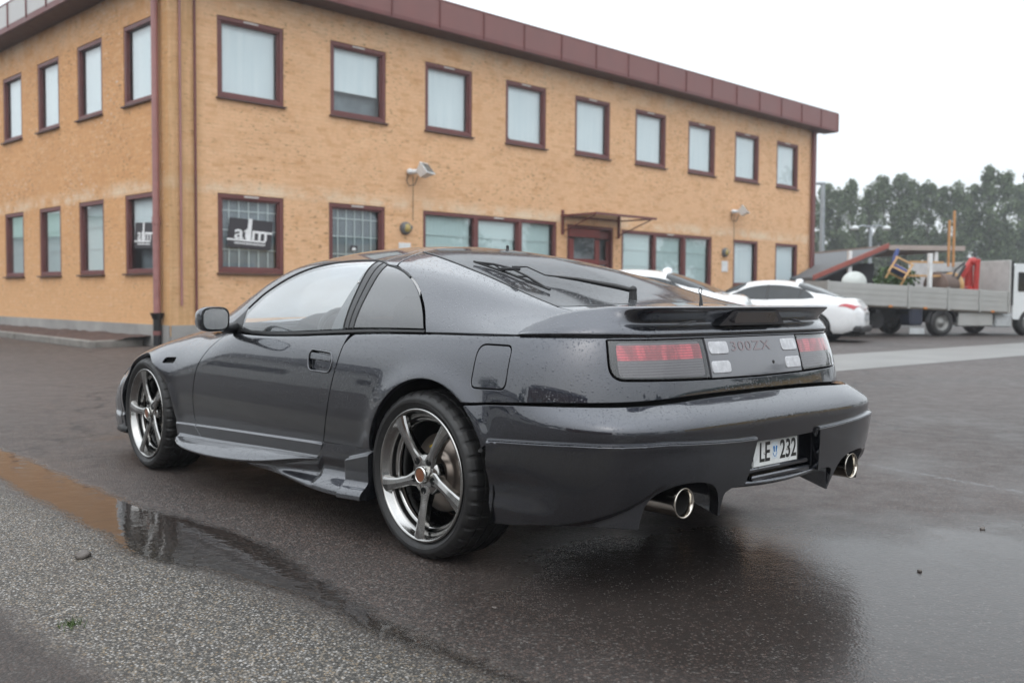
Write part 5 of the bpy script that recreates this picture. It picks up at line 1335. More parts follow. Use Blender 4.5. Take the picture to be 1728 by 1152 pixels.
# window stickers: tilted black sign with white italic lettering
def atm_sign(u, z, w, h, swap, label, small=False, sx=1):
    P = (lambda u_, d, z_: (-d, u_, z_)) if swap else (lambda u_, d, z_: (u_, -d, z_)); fx = -1 if swap else 1
    root = thing('window_sign', label, 'sign', group='black atm signs in the ground floor windows'); root.parent = None
    Mx = Matrix.Translation(BLOC) @ Matrix.Rotation(BR, 4, 'Z')
    root.matrix_world = Mx @ Matrix.Translation(P(u, -.078, z)) @ (Matrix.Rotation(R(-90), 4, 'Z') if swap else Matrix())
    # local x runs to the viewer's right, z up, -y outward
    sh = .13; S_ = lambda x, zz: (x+sh*zz/h*w*.5, zz)
    def poly(pts, y0, y1, mat, nm):
        b = MB(); b.prism([S_(x, zz) for x, zz in pts], -y1, -y0, 'XZ'); return b.build(nm, mat, root)
    rl = -.04
    def T(pts): return [(x, zz+x*rl) for x, zz in pts]
    poly(T([(-w/2, -h/2), (w/2, -h/2), (w/2, h/2), (-w/2, h/2)]), 0, .004, M['print_black'], 'sign_board')
    if not small:
        b = MB()
        def bar(x0, x1, z0, z1): b.prism([S_(x, zz+x*rl) for x, zz in ((x0*w, z0*h), (x1*w, z0*h), (x1*w, z1*h), (x0*w, z1*h))], -.0062, -.0042, 'XZ')
        st = []
        # italic lower-case letters a t m with speed lines
        st += [(-.52, .36, -.26, -.20), (.04, .50, .05, .12), (-.075, .015, -.20, .52)]
        tm = text_mesh('atm', 1.0, extr=.0002, bold=.012, spacing=1.0); cc3 = np.array([v_.co[:] for v_ in tm.vertices]); lo3, hi3 = cc3.min(0), cc3.max(0)
        for v_ in tm.vertices:
            tx = (v_.co.x-lo3[0])/(hi3[0]-lo3[0])*.74-.36; tz_ = (v_.co.y-lo3[1])/(hi3[1]-lo3[1])*.40-.20; q_ = S_(tx*w, tz_*h+tx*w*rl); v_.co = (q_[0], -.0056+v_.co.z, q_[1])
        tm.materials.append(M['print_white']); link('atm_letters', tm, root)
        for q in st: bar(*q)
        b.build('speed_lines', M['print_white'], root)
        me = text_mesh('............................', .05, extr=.0003); me.materials.append(M['print_white'])
        b = MB(); 
        for k in range(26): x = -.34+.027*k; b.prism([S_(a_*w, zz*h+a_*w*rl) for a_, zz in ((x, -.37), (x+.016, -.37), (x+.016, -.30), (x, -.30))], -.0062, -.0042, 'XZ')
        b.build('small_print', M['print_white'], root)
        bpy.data.meshes.remove(me)
    else:
        b = MB(); b.prism([(-w*.32, -h*.35), (w*.32, -h*.35), (w*.2, h*.1), (-w*.2, h*.1)], -.0062, -.0042, 'XZ'); b.build('sticker_print', M['print_white'], root)
    return root
atm_sign(1.74, 2.20, .98, .58, False, 'large black atm sign in the first ground floor window right of the corner')
atm_sign(1.22, 2.14, .80, .50, True, 'black atm sign in the side wall window beside the downpipe')
atm_sign(4.26, 2.02, .18, .12, False, 'tiny black and white sticker in the second ground floor window', small=True)

# entrance: two door leaves under a thin canopy
dr = MB()
for (cu, cz, su, sz) in ((12.10, 2.885, 1.92, .08), (11.17, 1.54, .07, 2.60), (13.03, 1.54, .07, 2.60)): dr.box((cu, .06, cz), (su, .10, sz))
frame_ = dr.build('door_frame', M['frame'], office)
M['door_red'] = simple('bright_red_brown_door', (.21, .042, .036), .42)
def leaf(c, w, d, mat, rz=0, panes=2):
    b = MB(); z0, z1 = .25, 2.82; st = .17 if w > .8 else .12
    for (cu, cz, su, sz) in ((0, z1-.11, w, .22), (0, z0+.15, w, .30), (-w/2+st/2, (z0+z1)/2, st, z1-z0-.54), (w/2-st/2, (z0+z1)/2, st, z1-z0-.54), (0, 1.95, w-2*st, .13), (0, 1.22, w-2*st, .13)): b.box((cu, 0, cz), (su, .05, sz), bev=.004)
    o = b.build('entrance_door', mat, office, (c, d, 0), (0, 0, rz))
    for za, zb_ in ((2.02, 2.60), (1.30, 1.88), (.56, 1.15)):
        b = MB(); b.add([(-w/2+st, 0, za), (w/2-st, 0, za), (w/2-st, 0, zb_), (-w/2+st, 0, zb_)], [(0, 1, 2, 3)]); b.build('door_pane', M['pane'], o)
    b = MB(); b.tube([(w/2-.08, -.05, 1.15), (w/2-.08, -.07, 1.2), (w/2-.08, -.07, 1.5), (w/2-.08, -.05, 1.55)], .012, 6); b.build('door_handle', M['light_grey'], o); return o
leaf(11.80, 1.16, -.02, M['door_red'], R(-4)); leaf(12.70, .60, .12, M['frame'])
b = MB(); b.add([(11.2, .30, .2), (13.0, .30, .2), (13.0, .30, 2.9), (11.2, .30, 2.9)], [(0, 1, 2, 3)]); b.build('lobby_backing', M['dim'], office)
can = thing('door_canopy', 'thin dark red canopy on two brackets over the entrance door', 'canopy'); can.matrix_world = Matrix.Translation(BLOC) @ Matrix.Rotation(BR, 4, 'Z')
for u in (10.92, 13.28):
    b = MB(); b.box((u, -.03, 2.96), (.06, .06, .64)); b.tube([(u, -.05, 2.72), (u, -1.15, 3.10)], .016, 6); b.build('bracket', M['frame'], can)
b = MB(); b.box((12.1, -.62, 3.13), (2.5, 1.2, .015)); b.build('canopy_sheet', thin_glass('acrylic_sheet', (.75, .68, .62), drops=0, frost=.35, frost_col=(.5, .42, .36)), can)
b = MB(); b.box((12.1, -1.24, 3.13), (2.56, .05, .06)); b.box((12.1, -.03, 3.13), (2.4, .04, .05)); b.box((10.87, -.62, 3.13), (.04, 1.18, .05)); b.box((13.33, -.62, 3.13), (.04, 1.18, .05)); b.build('canopy_rim', M['frame'], can)

# pipes
def bmat(): return Matrix.Translation(BLOC) @ Matrix.Rotation(BR, 4, 'Z')
M['pipe'] = simple('pinkish_brown_pipe', (.33, .155, .145), .40, var=.1)
b = MB(); b.tube([(-.10, .32, 6.95), (-.10, .32, 2.4)], .065, 14); b.tube([(-.10, .32, 2.42), (-.10, .32, .62)], .068, 14); dp = b.build('downpipe', M['pipe'], office)
b = MB(); b.tube([(-.10, .32, 2.45), (-.10, .32, 2.30)], .078, 14); b.build('pipe_joint', M['pipe'], dp)
b = MB(); b.tube([(-.10, .32, .64), (-.10, .32, .52)], [.13, .085], 14); b.tube([(-.10, .32, .52), (-.10, .32, .02)], .075, 14); b.build('pipe_shoe', M['black'], dp)
b = MB(); b.tube([(-.10, .32, .30), (-.10, .32, .22)], .082, 14); b.build('pipe_band', M['fascia'], dp)
for u, zb_ in ((.22, .78), (.52, .45)):
    b = MB(); b.tube([(u, -.035, 6.95), (u, -.035, zb_)], .024, 8); b.build('wall_pipe', M['pipe'] if u < .4 else M['frame'], office)
b = MB(); b.tube([(24.18, -.09, 6.95), (24.18, -.09, .1)], .06, 12); b.box((24.42, -.02, 3.5), (.17, .05, 6.9)); b.build('downpipe', M['frame'], office)

# lamps and notices on the wall
def flood(u, z, label):
    t = thing('floodlight', label, 'floodlight', group='floodlights on the office wall'); t.matrix_world = bmat() @ Matrix.Translation((u, 0, z))
    b = MB(); b.sphere((-.02, -.06, 0), .085, 16, 10, (1, .8, .8)); b.tube([(0, -.05, 0), (.10, -.17, .0)], .055, 10); b.build('mount', M['white_plastic'], t)
    Mh = Euler((R(-38), 0, R(22))).to_matrix(); c = Vector((.22, -.30, .02)); b = MB()
    fr = [(-.19, -.15), (.19, -.15), (.19, .15), (-.19, .15)]; bk = [(-.12, -.09), (.12, -.09), (.12, .09), (-.12, .09)]
    vs = [c+Mh @ Vector((x, -.08, z_)) for x, z_ in fr]+[c+Mh @ Vector((x, .14, z_)) for x, z_ in bk]
    b.add(vs, [(7, 6, 5, 4), (0, 1, 5, 4), (1, 2, 6, 5), (2, 3, 7, 6), (3, 0, 4, 7), (0, 3, 2, 1)]); b.box(c+Mh @ Vector((0, -.085, 0)), (.40, .02, .32), M=Mh, bev=.006); b.build('lamp_housing', M['white_plastic'], t)
    b = MB(); b.box(c+Mh @ Vector((0, -.099, 0)), (.33, .008, .25), M=Mh); b.build('lamp_glass', simple('lamp_glass', (.10, .13, .14), .12), t)
    b = MB(); b.tube([(.10, -.2, -.1), (.04, -.16, -.30), (-.06, -.08, -.33), (-.10, -.05, -.22), (-.06, -.04, -.08)], .010, 6); b.tube([(.10, -.03, -.08), (.10, -.03, -1.1)], .006, 5); b.build('cable', M['black'], t); return t
flood(5.73, 3.80, 'large white floodlight above the first triple window'); flood(19.09, 3.77, 'white floodlight near the far end of the front wall')
def bulk(u, z, label):
    t = thing('wall_lamp', label, 'lamp', group='round wall lamps'); t.matrix_world = bmat() @ Matrix.Translation((u, 0, z))
    b = MB(); b.lathe([(.145, 0), (.145, -.06), (.125, -.10), (.10, -.11)], (0, 0, 0), 24, 'Y'); b.box((0, -.105, .02), (.28, .03, .07)); b.build('lamp_rim', simple('grey_lamp_rim', (.14, .15, .16), .5), t)
    b = MB(); b.sphere((0, -.07, 0), .11, 20, 10, (1, .7, 1)); b.build('lamp_dome', simple('yellowed_dome', (.42, .32, .10), .3), t); return t
bulk(5.61, 2.52, 'round grey wall lamp left of the first triple window'); bulk(18.68, 2.44, 'round grey wall lamp right of the second triple window')
for u, z, l in ((5.60, 2.02, 'small white notice below the left round lamp, just over the car roof'), (18.70, 2.00, 'small white notice below the right round lamp')):
    b = MB(); b.box((0, -.012, 0), (.34, .02, .34), bev=.004); o = b.build('notice_sign', M['white_plastic']); o.matrix_world = bmat() @ Matrix.Translation((u, 0, z)); tag(o, l, 'sign', 'white notices on the office wall')

# kerbed bed at the foot of the side wall
M['kerb'] = simple('worn_kerb_stone', (.20, .185, .165), .7, var=.25, scale=5, bumpd=.004)
kb = thing('kerb', 'low worn concrete kerb round the planting bed by the side wall', 'kerb'); kb.matrix_world = bmat()
kp = [(-1.18, .62), (-.05, .92)]
def kstone(a, e, nm='kerb_stone'):
    a, e = Vector((*a, 0)), Vector((*e, 0)); c = (a+e)/2; dd = e-a; b = MB(); b.box((c.x, c.y, .045), (dd.length-.02, .13, .17), rz=math.atan2(dd.y, dd.x), bev=.018); b.build(nm, M['kerb'], kb)
kstone((-1.18, .70), (-.10, .98)); 
pts = [(-1.18, .62)]; 
y = .62
while y < 14: kstone((-1.18+.06*(y-.62), y), (-1.18+.06*(y+2.35-.62), y+2.35)); y += 2.4
bm_ = MB(); nxx = 60; vs = []
for i in range(nxx):
    yy = .75+13.5*i/(nxx-1)
    for j in range(6):
        f = j/5; xo = -1.12+.06*(yy-.62); xx = xo*(1-f)+0*f-.01; vs.append((xx, yy, .09+.11*f+random.uniform(-.015, .02)))
bm_.add(vs, [(i*6+j, i*6+j+1, (i+1)*6+j+1, (i+1)*6+j) for i in range(nxx-1) for j in range(5)]); bed = bm_.build('bed_soil', simple('leaf_litter_soil', (.085, .050, .040), .9, var=.5, scale=14, bumpd=.02), kb)
# ---------------------------------------------------------------- the two white saloons
M['white_paint'] = simple('white_car_paint', (.80, .81, .82), .3, coat=1, var=.02)
M['dark_glass'] = simple('dark_car_glass', (.020, .024, .026), .05, var=.1)
M['lamp_red'] = simple('red_lamp', (.42, .02, .03), .2, coat=1)
M['silver'] = simple('silver_wheel', (.45, .45, .46), .3, .8)
sz_c = nspline([-.96, -.85, -.6, -.3, 0, .4, .8, 1.2, 1.6, 2.0, 2.35, 2.8, 3.3, 3.62, 3.76], [.72, .93, 1.00, 1.09, 1.21, 1.345, 1.415, 1.430, 1.40, 1.29, 1.11, .985, .89, .74, .50])
sz_b = nspline([-.96, -.6, 0, 1, 2, 2.6, 3.3, 3.76], [.70, .93, .945, .925, .90, .87, .76, .45])
sw_ = nspline([-.96, -.88, -.7, -.4, 0, 1.3, 2.7, 3.2, 3.5, 3.70, 3.76], [.48, .68, .82, .885, .905, .89, .90, .86, .74, .50, .30])
def SX(x, q):
    x = np.asarray(x, float); q = np.asarray(q, float); x, q = np.broadcast_arrays(x, q); sg = np.where(q > 1, -1., 1.); t = np.where(q > 1, 2-q, q)
    w = sw_(x); zc = sz_c(x); zb = np.minimum(sz_b(x), zc-.02); g = np.clip((zc-zb)/.45, 0, 1); zl = .20+.12*np.clip((-x-.6)/.35, 0, 1)+.10*np.clip((x-3.3)/.4, 0, 1)
    ys = [w*.90, w*.975, w*1.0, w*1.0, w*.985, w*.93, w*(.93-.10*g), w*(.80-.16*g), w*(.62-.04*g), w*.3, w*0]
    zs = [zl, zl+.08, zl+(zb-zl)*.40, zl+(zb-zl)*.66, zb-.10*(zb-zl)/.7, zb, zb+(zc-zb)*.22, zb+(zc-zb)*.78, zb+(zc-zb)*.95, zc, zc]
    return np.stack([x+0*t, bspl(ys, t)*sg, bspl(zs, t)], -1)
def sx_uv(pts):
    """(x, z) on the left side -> (x, q)"""
    o = []
    qs = np.linspace(0, .98, 400)
    for x, z in pts:
        zz = SX(np.full(400, x), qs)[:, 2]; o.append((x, float(np.interp(z, np.maximum.accumulate(zz), qs))))
    return o
def saloon(label, loc, rz):
    t = thing('saloon_car', label, 'car', loc, rz, 'white saloons parked by the building'); cc = dict(cen=(1.3, 0, .6), parent=t)
    def arcx(cx, n=16): return [(cx+.36*math.cos(a), .33+.36*math.sin(a)) for a in np.linspace(R(188), R(-8), n)]
    low = [(-.955, 0.0)]
    bot = []
    for x in np.linspace(-.955, -.40, 8): bot.append((x, 0.0))
    bot += sx_uv(arcx(0))
    bot += [(x, 0.0) for x in np.linspace(.42, 2.3, 12)]; bot += sx_uv(arcx(2.72)); bot += [(x, 0.0) for x in np.linspace(3.12, 3.74, 8)]
    full = bot+[(x, 2-q) for x, q in bot[::-1]]
    panel('body', SX, full, M['white_paint'], step=.05, rim=False, gap=0, bev=0, **cc)
    P = SX(np.array(-.955), np.linspace(0, 2, 40)); vs = [tuple(p) for p in P]+[(-.985, p[1]*.9, .35+(p[2]-.35)*.92) for p in P]; b = MB(); n = 40
    b.add(vs, [(i, i+1, n+i+1, n+i) for i in range(n-1)]+[tuple(range(n, 2*n))], True); b.build('tail_panel', M['white_paint'], t)
    for s in (1, -1):
        f = (lambda P_: P_) if s > 0 else (lambda P_: [(x, 2-q) for x, q in P_])
        win = catmull([(.02, 1.00), (.16, 1.12), (.45, 1.245), (.85, 1.30), (1.25, 1.30), (1.62, 1.24), (1.95, 1.10), (2.20, .935)], 4)+[(1.2, .955), (.3, .975)]
        panel('side_window', SX, f(sx_uv(fillet(win, .02, 2))), M['dark_glass'], step=.05, lift=.006, depth=.004, bev=.003, **cc)
        panel('window_pillar', SX, f(sx_uv([(1.16, .955), (1.16, 1.31), (1.10, 1.31), (1.08, .955)])), M['gloss_black'], step=.05, lift=.010, depth=.004, bev=.002, **cc)
        panel('window_pillar', SX, f(sx_uv([(.42, .97), (.36, 1.21), (.33, 1.20), (.38, .97)])), M['gloss_black'], step=.05, lift=.010, depth=.004, bev=.002, **cc)
        panel('tail_light', SX, f(sx_uv([(-.50, .815), (-.86, .83), (-.955, .80), (-.955, .735), (-.84, .735)])), M['lamp_red'], step=.03, lift=.008, depth=.006, bev=.003, **cc)
        for x0 in (0, 2.72):
            b = MB(); b.lathe([(.001, -.30), (.365, -.30), (.37, -.02)], (x0, .87*s if s > 0 else -.57, .33), 28, 'Y'); b.build('wheel_housing', M['under'], t)
            w = bpy.data.objects.new('wheel', None); COL.objects.link(w); w.parent = t; w.location = (x0, .885*s, .325); w.rotation_euler = (0, 0, 0 if s > 0 else math.pi)
            b = MB(); b.lathe([(.235, -.02), (.25, .0), (.30, .0), (.322, -.02), (.326, -.05), (.326, -.19), (.30, -.22), (.23, -.22)], (0, 0, 0), 40, 'Y'); b.build('tyre', M['tyre'], w)
            b = MB(); b.lathe([(.235, -.02), (.225, -.015), (.215, -.05), (.21, -.14), (.001, -.15)], (0, 0, 0), 40, 'Y')
            for k in range(10): a = k*math.pi/5; b.prism([(.03, -.012), (.222, -.020), (.222, .020), (.03, .012)], .015, .04, 'XZ', M=Matrix.Rotation(a, 3, 'Y'))
            b.build('rim', M['silver'], w)
        b = MB(); b.sphere((2.02, .99*s, 1.0), .10, 12, 8, (.8, 1, .7)); b.build('wing_mirror', M['white_paint'], t)
        for z in (.36,):
            b = MB(); b.box((-.955, .50*s, .33), (.06, .22, .06), bev=.02); b.build('exhaust_tip', M['chrome'], t)
    # rear window across the back
    rw = [(x, q) for x, q in ((-.42, .78), (-.25, .745), (0, .72), (.30, .735), (.45, .78))]; rwf = rw+[(x, 2-q) for x, q in rw[::-1]]
    panel('rear_window', SX, rwf, M['dark_glass'], step=.05, lift=.008, depth=.004, bev=.004, **cc)
    ws = [(2.42, .74), (2.15, .71), (1.85, .72), (1.68, .79)]; panel('windscreen', SX, ws+[(x, 2-q) for x, q in ws[::-1]], M['dark_glass'], step=.05, lift=.006, depth=.004, bev=.004, **cc)
    b = MB(); b.box((-.90, 0, .30), (.22, 1.42, .16), bev=.04); b.box((-.97, 0, .34), (.04, 1.1, .06)); b.build('rear_diffuser', M['black'], t)
    b = MB(); b.box((-.998, 0, .57), (.012, .50, .11)); b.build('number_plate', M['light_grey'], t)
    b = MB(); b.tube([(-.995+.0, .05*math.cos(a), .80+.05*math.sin(a)) for a in np.linspace(0, 6.283, 17)[:-1]], .007, 6, closed=True); b.build('badge', M['chrome'], t)
    b = MB(); b.box((1.35, 0, .18), (4.4, 1.45, .08)); b.build('underbody', M['under'], t)
    b = MB(); b.sphere((.55, 0, 1.40), .06, 10, 6, (1.6, .3, 1)); b.build('roof_fin', M['white_paint'], t)
    return t
saloon('white saloon with slim red tail light, parked left of the flatbed truck', (7.32, 23.3, 0), R(151))
b_car = saloon('white saloon half hidden behind the dark coupe, with a roof fin and dark rear window', (3.3, 17.6, 0), R(158)); b_car.scale = (1, 1, 1.05)

# ---------------------------------------------------------------- flatbed truck
M['alu'] = simple('grey_alu_board', (.40, .40, .385), .5, .3, var=.08, scale=2)
M['chassis'] = simple('truck_chassis', (.022, .022, .024), .6)
M['crane_red'] = simple('red_crane', (.42, .030, .025), .35)
TR = R(17); truck = thing('flatbed_truck', 'grey-sided flatbed truck with white cab and folded red crane, parked at the right', 'truck', (8.10, 25.4, 0), TR)
def tz(x): return -.040*x
BL = 5.75
for k, (a, e) in enumerate(((0, 2.45), (2.5, 3.72), (3.77, 4.75), (4.80, BL))):
    for y in (0.0, 2.2):
        b = MB(); c = (a+e)/2; Mt = Euler((0, math.atan(.040), 0)).to_matrix(); b.box((c, y, 1.16+tz(c)), (e-a, .03, .56), M=Mt, bev=.006)
        for dz in (-.14, 0, .14): b.box((c, y-.018, 1.16+tz(c)+dz), (e-a-.04, .01, .012), M=Mt)
        b.build('side_board', M['alu'], truck)
for x in (0.0, 2.475, 3.745, 4.775, BL):
    for y in (0.0, 2.2): b = MB(); b.box((x, y-.01, 1.15+tz(x)), (.06, .07, .62), bev=.006); b.build('board_post', M['alu'], truck)
b = MB(); b.box((-.01, 1.1, 1.16), (.03, 2.2, .56), bev=.005); b.build('tailboard', M['alu'], truck)
b = MB(); b.box((BL/2, 1.1, .87+tz(BL/2)), (BL, 2.2, .06), M=Euler((0, math.atan(.040), 0)).to_matrix()); b.build('load_floor', simple('worn_deck', (.12, .10, .08), .8), truck)
b = MB()
for y in (.65, 1.55): b.box((3.2, y, .72), (6.6, .10, .18))
for x in (.6, 1.6, 2.6, 4.2): b.box((x, 1.1, .74+tz(x)), (.08, 2.0, .10))
b.box((2.2, .9, .60), (.9, .7, .35), bev=.05); b.tube([(1.9, .5, .42), (1.9, 1.7, .42)], .22, 14); b.build('chassis', M['chassis'], truck)
for x in (1.0, 2.1, 4.3, 5.5): b = MB(); b.box((x+.9, -.03, .84+tz(x)), (.10, .02, .05)); b.build('marker_lamp', simple('orange_lamp', (.62, .22, .04), .3), truck)
b = MB(); b.box((1.05, .25, .62), (.42, .10, .34), bev=.02); lamp = b.build('rear_lamp_frame', M['chassis'], truck, None)
b = MB(); b.box((1.05, .185, .62), (.30, .03, .14), bev=.01); b.build('tail_light', M['lamp_red'], lamp)
b = MB(); b.box((.72, .14, .78), (.16, .05, .12)); b.build('reversing_lamp', M['white_plastic'], truck)
def twheel(x, y, r=.37, rim=True):
    w = bpy.data.objects.new('wheel', None); COL.objects.link(w); w.parent = truck; w.location = (x, y, r-.004); w.rotation_euler = (0, 0, math.pi)
    b = MB(); b.lathe([(.21, 0), (.23, .02), (r-.05, .02), (r-.01, -.01), (r, -.04), (r, -.20), (r-.03, -.24), (.2, -.24)], (0, 0, 0), 36, 'Y'); b.build('tyre', M['tyre'], w)
    b = MB(); b.lathe([(.215, .0), (.205, -.02), (.17, -.08), (.09, -.06), (.08, -.01), (.001, .0)], (0, 0, 0), 32, 'Y'); b.build('rim', simple('dirty_grey_rim', (.25, .25, .24), .5, .4), w)
twheel(3.62, .06); twheel(3.62, 2.1); twheel(6.55, .10); twheel(6.55, 2.05); twheel(1.45, 1.5)
b = MB(); b.box((2.78, .25, .60), (.42, .46, .62), bev=.05); b.build('mudguard', simple('navy_box', (.020, .025, .045), .4), truck)
b = MB(); b.lathe([(.44, .0), (.46, .0), (.46, -.30), (.44, -.30)], (3.62, .34, .37), 20, 'Y', a0=R(0), a1=R(180)); b.build('wheel_arch', M['chassis'], truck)
b = MB(); b.box((2.78, .02, .15), (.46, .03, .16)); b.build('mud_flap', M['light_grey'], truck)
b = MB(); b.box((4.75, .30, .46), (1.15, .45, .40), bev=.03); b.build('tool_box', M['alu'], truck)
b = MB(); b.box((5.0, .25, .28), (1.9, .05, .05)); b.box((5.75, .35, .42), (.55, .4, .36), bev=.03); b.build('side_guard', M['light_grey'], truck)
# headboard with louvres
b = MB(); b.box((BL+.02, 1.1, 1.55), (.05, 2.25, 1.05), bev=.01); hb_ = b.build('headboard', simple('dirty_white_board', (.46, .46, .45), .6), truck)
b = MB(); b.box((4.95, 2.15, 1.60), (1.55, .03, .90), bev=.01); b.build('side_screen', simple('pale_grey_screen', (.50, .50, .50), .6), truck)
for k in range(5): b = MB(); b.box((5.40, 2.12, 1.42+.09*k), (.50, .02, .035)); b.build('louvre', M['chassis'], truck)
# cab
b = MB(); prof = [(5.98, .45), (7.55, .45), (7.62, .95), (7.35, 1.22), (6.98, 1.82), (6.60, 2.0), (6.02, 1.98)]
b.prism(fillet(prof, .10, 4), .10, 2.1, 'XZ'); cab = b.build('cab', simple('white_cab', (.70, .73, .74), .35, coat=.6, var=.03), truck)
b = MB(); b.prism(fillet([(6.15, 1.22), (7.10, 1.22), (6.86, 1.70), (6.15, 1.76)], .04, 3), .085, .10, 'XZ'); b.build('side_window', M['dark_glass'], cab)
b = MB(); b.box((7.05, -.05, 1.35), (.10, .16, .34), bev=.03); b.tube([(7.0, .1, 1.3), (7.05, -.05, 1.3)], .015, 6); b.build('wing_mirror', M['black'], cab)
b = MB(); b.box((5.93, .12, 1.45), (.10, .08, 1.2)); b.build('cab_seal', M['black'], truck)
# crane
b = MB(); b.tube([(5.02, .7, 1.0), (5.02, .7, 1.95)], .11, 10); b.box((5.02, .7, 1.1), (.4, .4, .5), bev=.03); cr = b.build('crane_base', M['crane_red'], truck)
Mc = Euler((0, R(-52), 0)).to_matrix(); b = MB(); b.box((4.72, .55, 1.74), (.95, .12, .15), M=Mc, bev=.02); b.box((5.08, .48, 1.62), (.13, .12, .98), M=Euler((0, R(3), 0)).to_matrix(), bev=.02); b.sphere((5.0, .5, 2.04), .11, 12, 8, (1, .6, 1)); b.build('crane_arm', M['crane_red'], cr)
b = MB(); b.tube([(4.32, .42, 1.45), (4.62, .40, 1.92)], .04, 8); b.tube([(4.22, .45, 1.52), (4.35, .45, 1.80), (4.65, .45, 2.0)], .03, 8); b.build('crane_hose', M['black'], cr)
def tplace(o, x, y, z, rot=(0, 0, 0)):
    o.matrix_world = Matrix.Translation((8.10, 25.4, 0)) @ Matrix.Rotation(TR, 4, 'Z') @ Matrix.Translation((x, y, z)) @ Euler(rot).to_matrix().to_4x4(); return o
# ---- the load
M['pine'] = simple('varnished_pine', (.52, .30, .12), .4, var=.2, scale=12); M['blue_fabric'] = simple('blue_cushion', (.055, .080, .22), .8)
ch = thing('armchair', 'wooden armchair with blue cushions lying tipped over on the truck load', 'chair')
b = MB()
for y in (0, .55): b.box((0, y, .30), (.06, .05, .62), bev=.01); b.box((.55, y, .30), (.06, .05, .62), bev=.01); b.box((.28, y, .60), (.66, .06, .05), bev=.01); b.box((.28, y, .22), (.6, .04, .05))
b.box((.0, .28, .36), (.05, .55, .06)); b.box((.56, .28, .36), (.05, .55, .06)); b.build('chair_frame', M['pine'], ch)
b = MB(); b.box((.28, .28, .32), (.55, .5, .13), bev=.04); b.build('seat', M['blue_fabric'], ch)
b = MB(); b.box((.62, .28, .66), (.13, .5, .55), M=Euler((0, R(14), 0)).to_matrix(), bev=.04); b.build('backrest', M['blue_fabric'], ch)
tplace(ch, 2.50, .35, 1.36, (R(25), R(-28), R(140))); ch.scale = (.78, .78, .78)
b = MB(); b.lathe([(.001, 0), (.36, 0), (.36, .03), (.001, .03)], (0, 0, 0), 40, 'Y'); o = b.build('round_board', simple('pale_board', (.60, .63, .60), .5)); tplace(o, 1.02, .3, 1.42); o.scale = (1.05, 1, .80); tag(o, 'pale round board standing upright at the rear of the truck bed', 'board')
dm = thing('cable_drum', 'brown drum with pale wooden flanges on the truck bed beside the crane', 'drum'); b = MB(); b.lathe([(.36, -.35), (.36, .30)], (0, 0, 0), 32, 'X'); b.build('drum_core', simple('brown_drum', (.11, .075, .060), .7), dm)
for x in (-.35, .34): b = MB(); b.lathe([(.001, x), (.42, x), (.42, x+.07), (.001, x+.07)], (0, 0, 0), 32, 'X'); b.build('flange', M['pine'] if x > 0 else M['drum'] if 'drum' in M else simple('brown_flange', (.14, .09, .07), .7), dm)
tplace(dm, 4.08, .6, 1.36, (0, 0, R(12))); dm.scale = (.95, .9, .9)
for x, z, l, nm in ((3.35, 1.62, 1.1, 'lower'), (3.35, 1.99, 1.05, 'upper')):
    b = MB(); b.box((0, 0, 0), (l, .10, .05), bev=.004); o = b.build('timber_plank', M['pine']); tplace(o, x, .4, z); tag(o, f'{nm} horizontal timber plank carried on the truck load', 'plank', 'timber planks on the truck')
b = MB(); b.box((0, 0, 0), (.10, .10, 1.05), bev=.006); o = b.build('white_post', M['white_plastic']); tplace(o, 3.38, .3, 1.70); tag(o, 'upright white post standing on the truck bed among the planks', 'post')
for k, (x, z1) in enumerate(((4.50, 3.18), (4.66, 3.45))):
    b = MB(); b.box((0, 0, 0), (.055, .055, z1-1.9), bev=.005); o = b.build('wooden_pole', simple('orange_wood', (.48, .25, .10), .6)); tplace(o, x, .9, (z1+1.9)/2, (0, 0, 0)); tag(o, ('shorter' if k == 0 else 'taller')+' of two orange wooden poles rising behind the red crane', 'pole', 'wooden poles above the truck')
def leafcloud(name, n, ext, size, mat, parent=None, seedv=1, shape=None):
    rr = np.random.default_rng(seedv); P = rr.normal(size=(n*2, 3)); P /= np.linalg.norm(P, axis=1, keepdims=True); P *= rr.uniform(0, 1, (n*2, 1))**.45; P *= np.array(ext)
    P = P[:n]; vs = []; fs = []
    for i, p in enumerate(P):
        a = rr.normal(size=3); a /= np.linalg.norm(a); c = rr.normal(size=3); c -= a*(c@a); c /= np.linalg.norm(c); s = size*rr.uniform(.6, 1.3)
        vs += [p-a*s*.5, p+c*s*.32, p+a*s*.5, p-c*s*.32]; fs.append((4*i, 4*i+1, 4*i+2, 4*i+3))
    return vs, fs
def leaf_mat(name, c0, c1, c2):
    m, nt, b = newmat(name); g = nt.nodes.new('ShaderNodeNewGeometry'); L(nt, ramp(nt, g.outputs['Random Per Island'], [(0, c0), (.5, c1), (1, c2)]), b.inputs['Base Color']); b.inputs['Roughness'].default_value = .55
    b.inputs['Subsurface Weight'].default_value = 0; b.inputs['Transmission Weight'].default_value = 0; return m
M['leaf'] = leaf_mat('green_leaves', (.030, .070, .018), (.055, .110, .028), (.09, .16, .05))
pl = thing('load_plants', 'leafy green garden plants heaped on the truck bed behind the armchair', 'plants'); v, f = leafcloud('l', 900, (.75, .4, .42), .11, None); meshobj('foliage', v, f, M['leaf'], pl); b = MB()
for k in range(6): b.tube([(random.uniform(-.3, .3), 0, -.4), (random.uniform(-.5, .5), .1, .3)], .012, 5)
b.build('stem', simple('stem', (.08, .06, .03), .8), pl); tplace(pl, 2.95, 1.1, 1.50)
# blue bin left of the truck
b = MB(); b.box((0, 0, .55), (.55, .6, 1.0), bev=.04); b.box((0, 0, 1.09), (.62, .66, .09), bev=.03); o = b.build('blue_bin', simple('blue_plastic', (.030, .060, .20), .4), None, (9.0, 28.5, 0)); tag(o, 'blue waste bin between the office corner and the truck', 'bin')
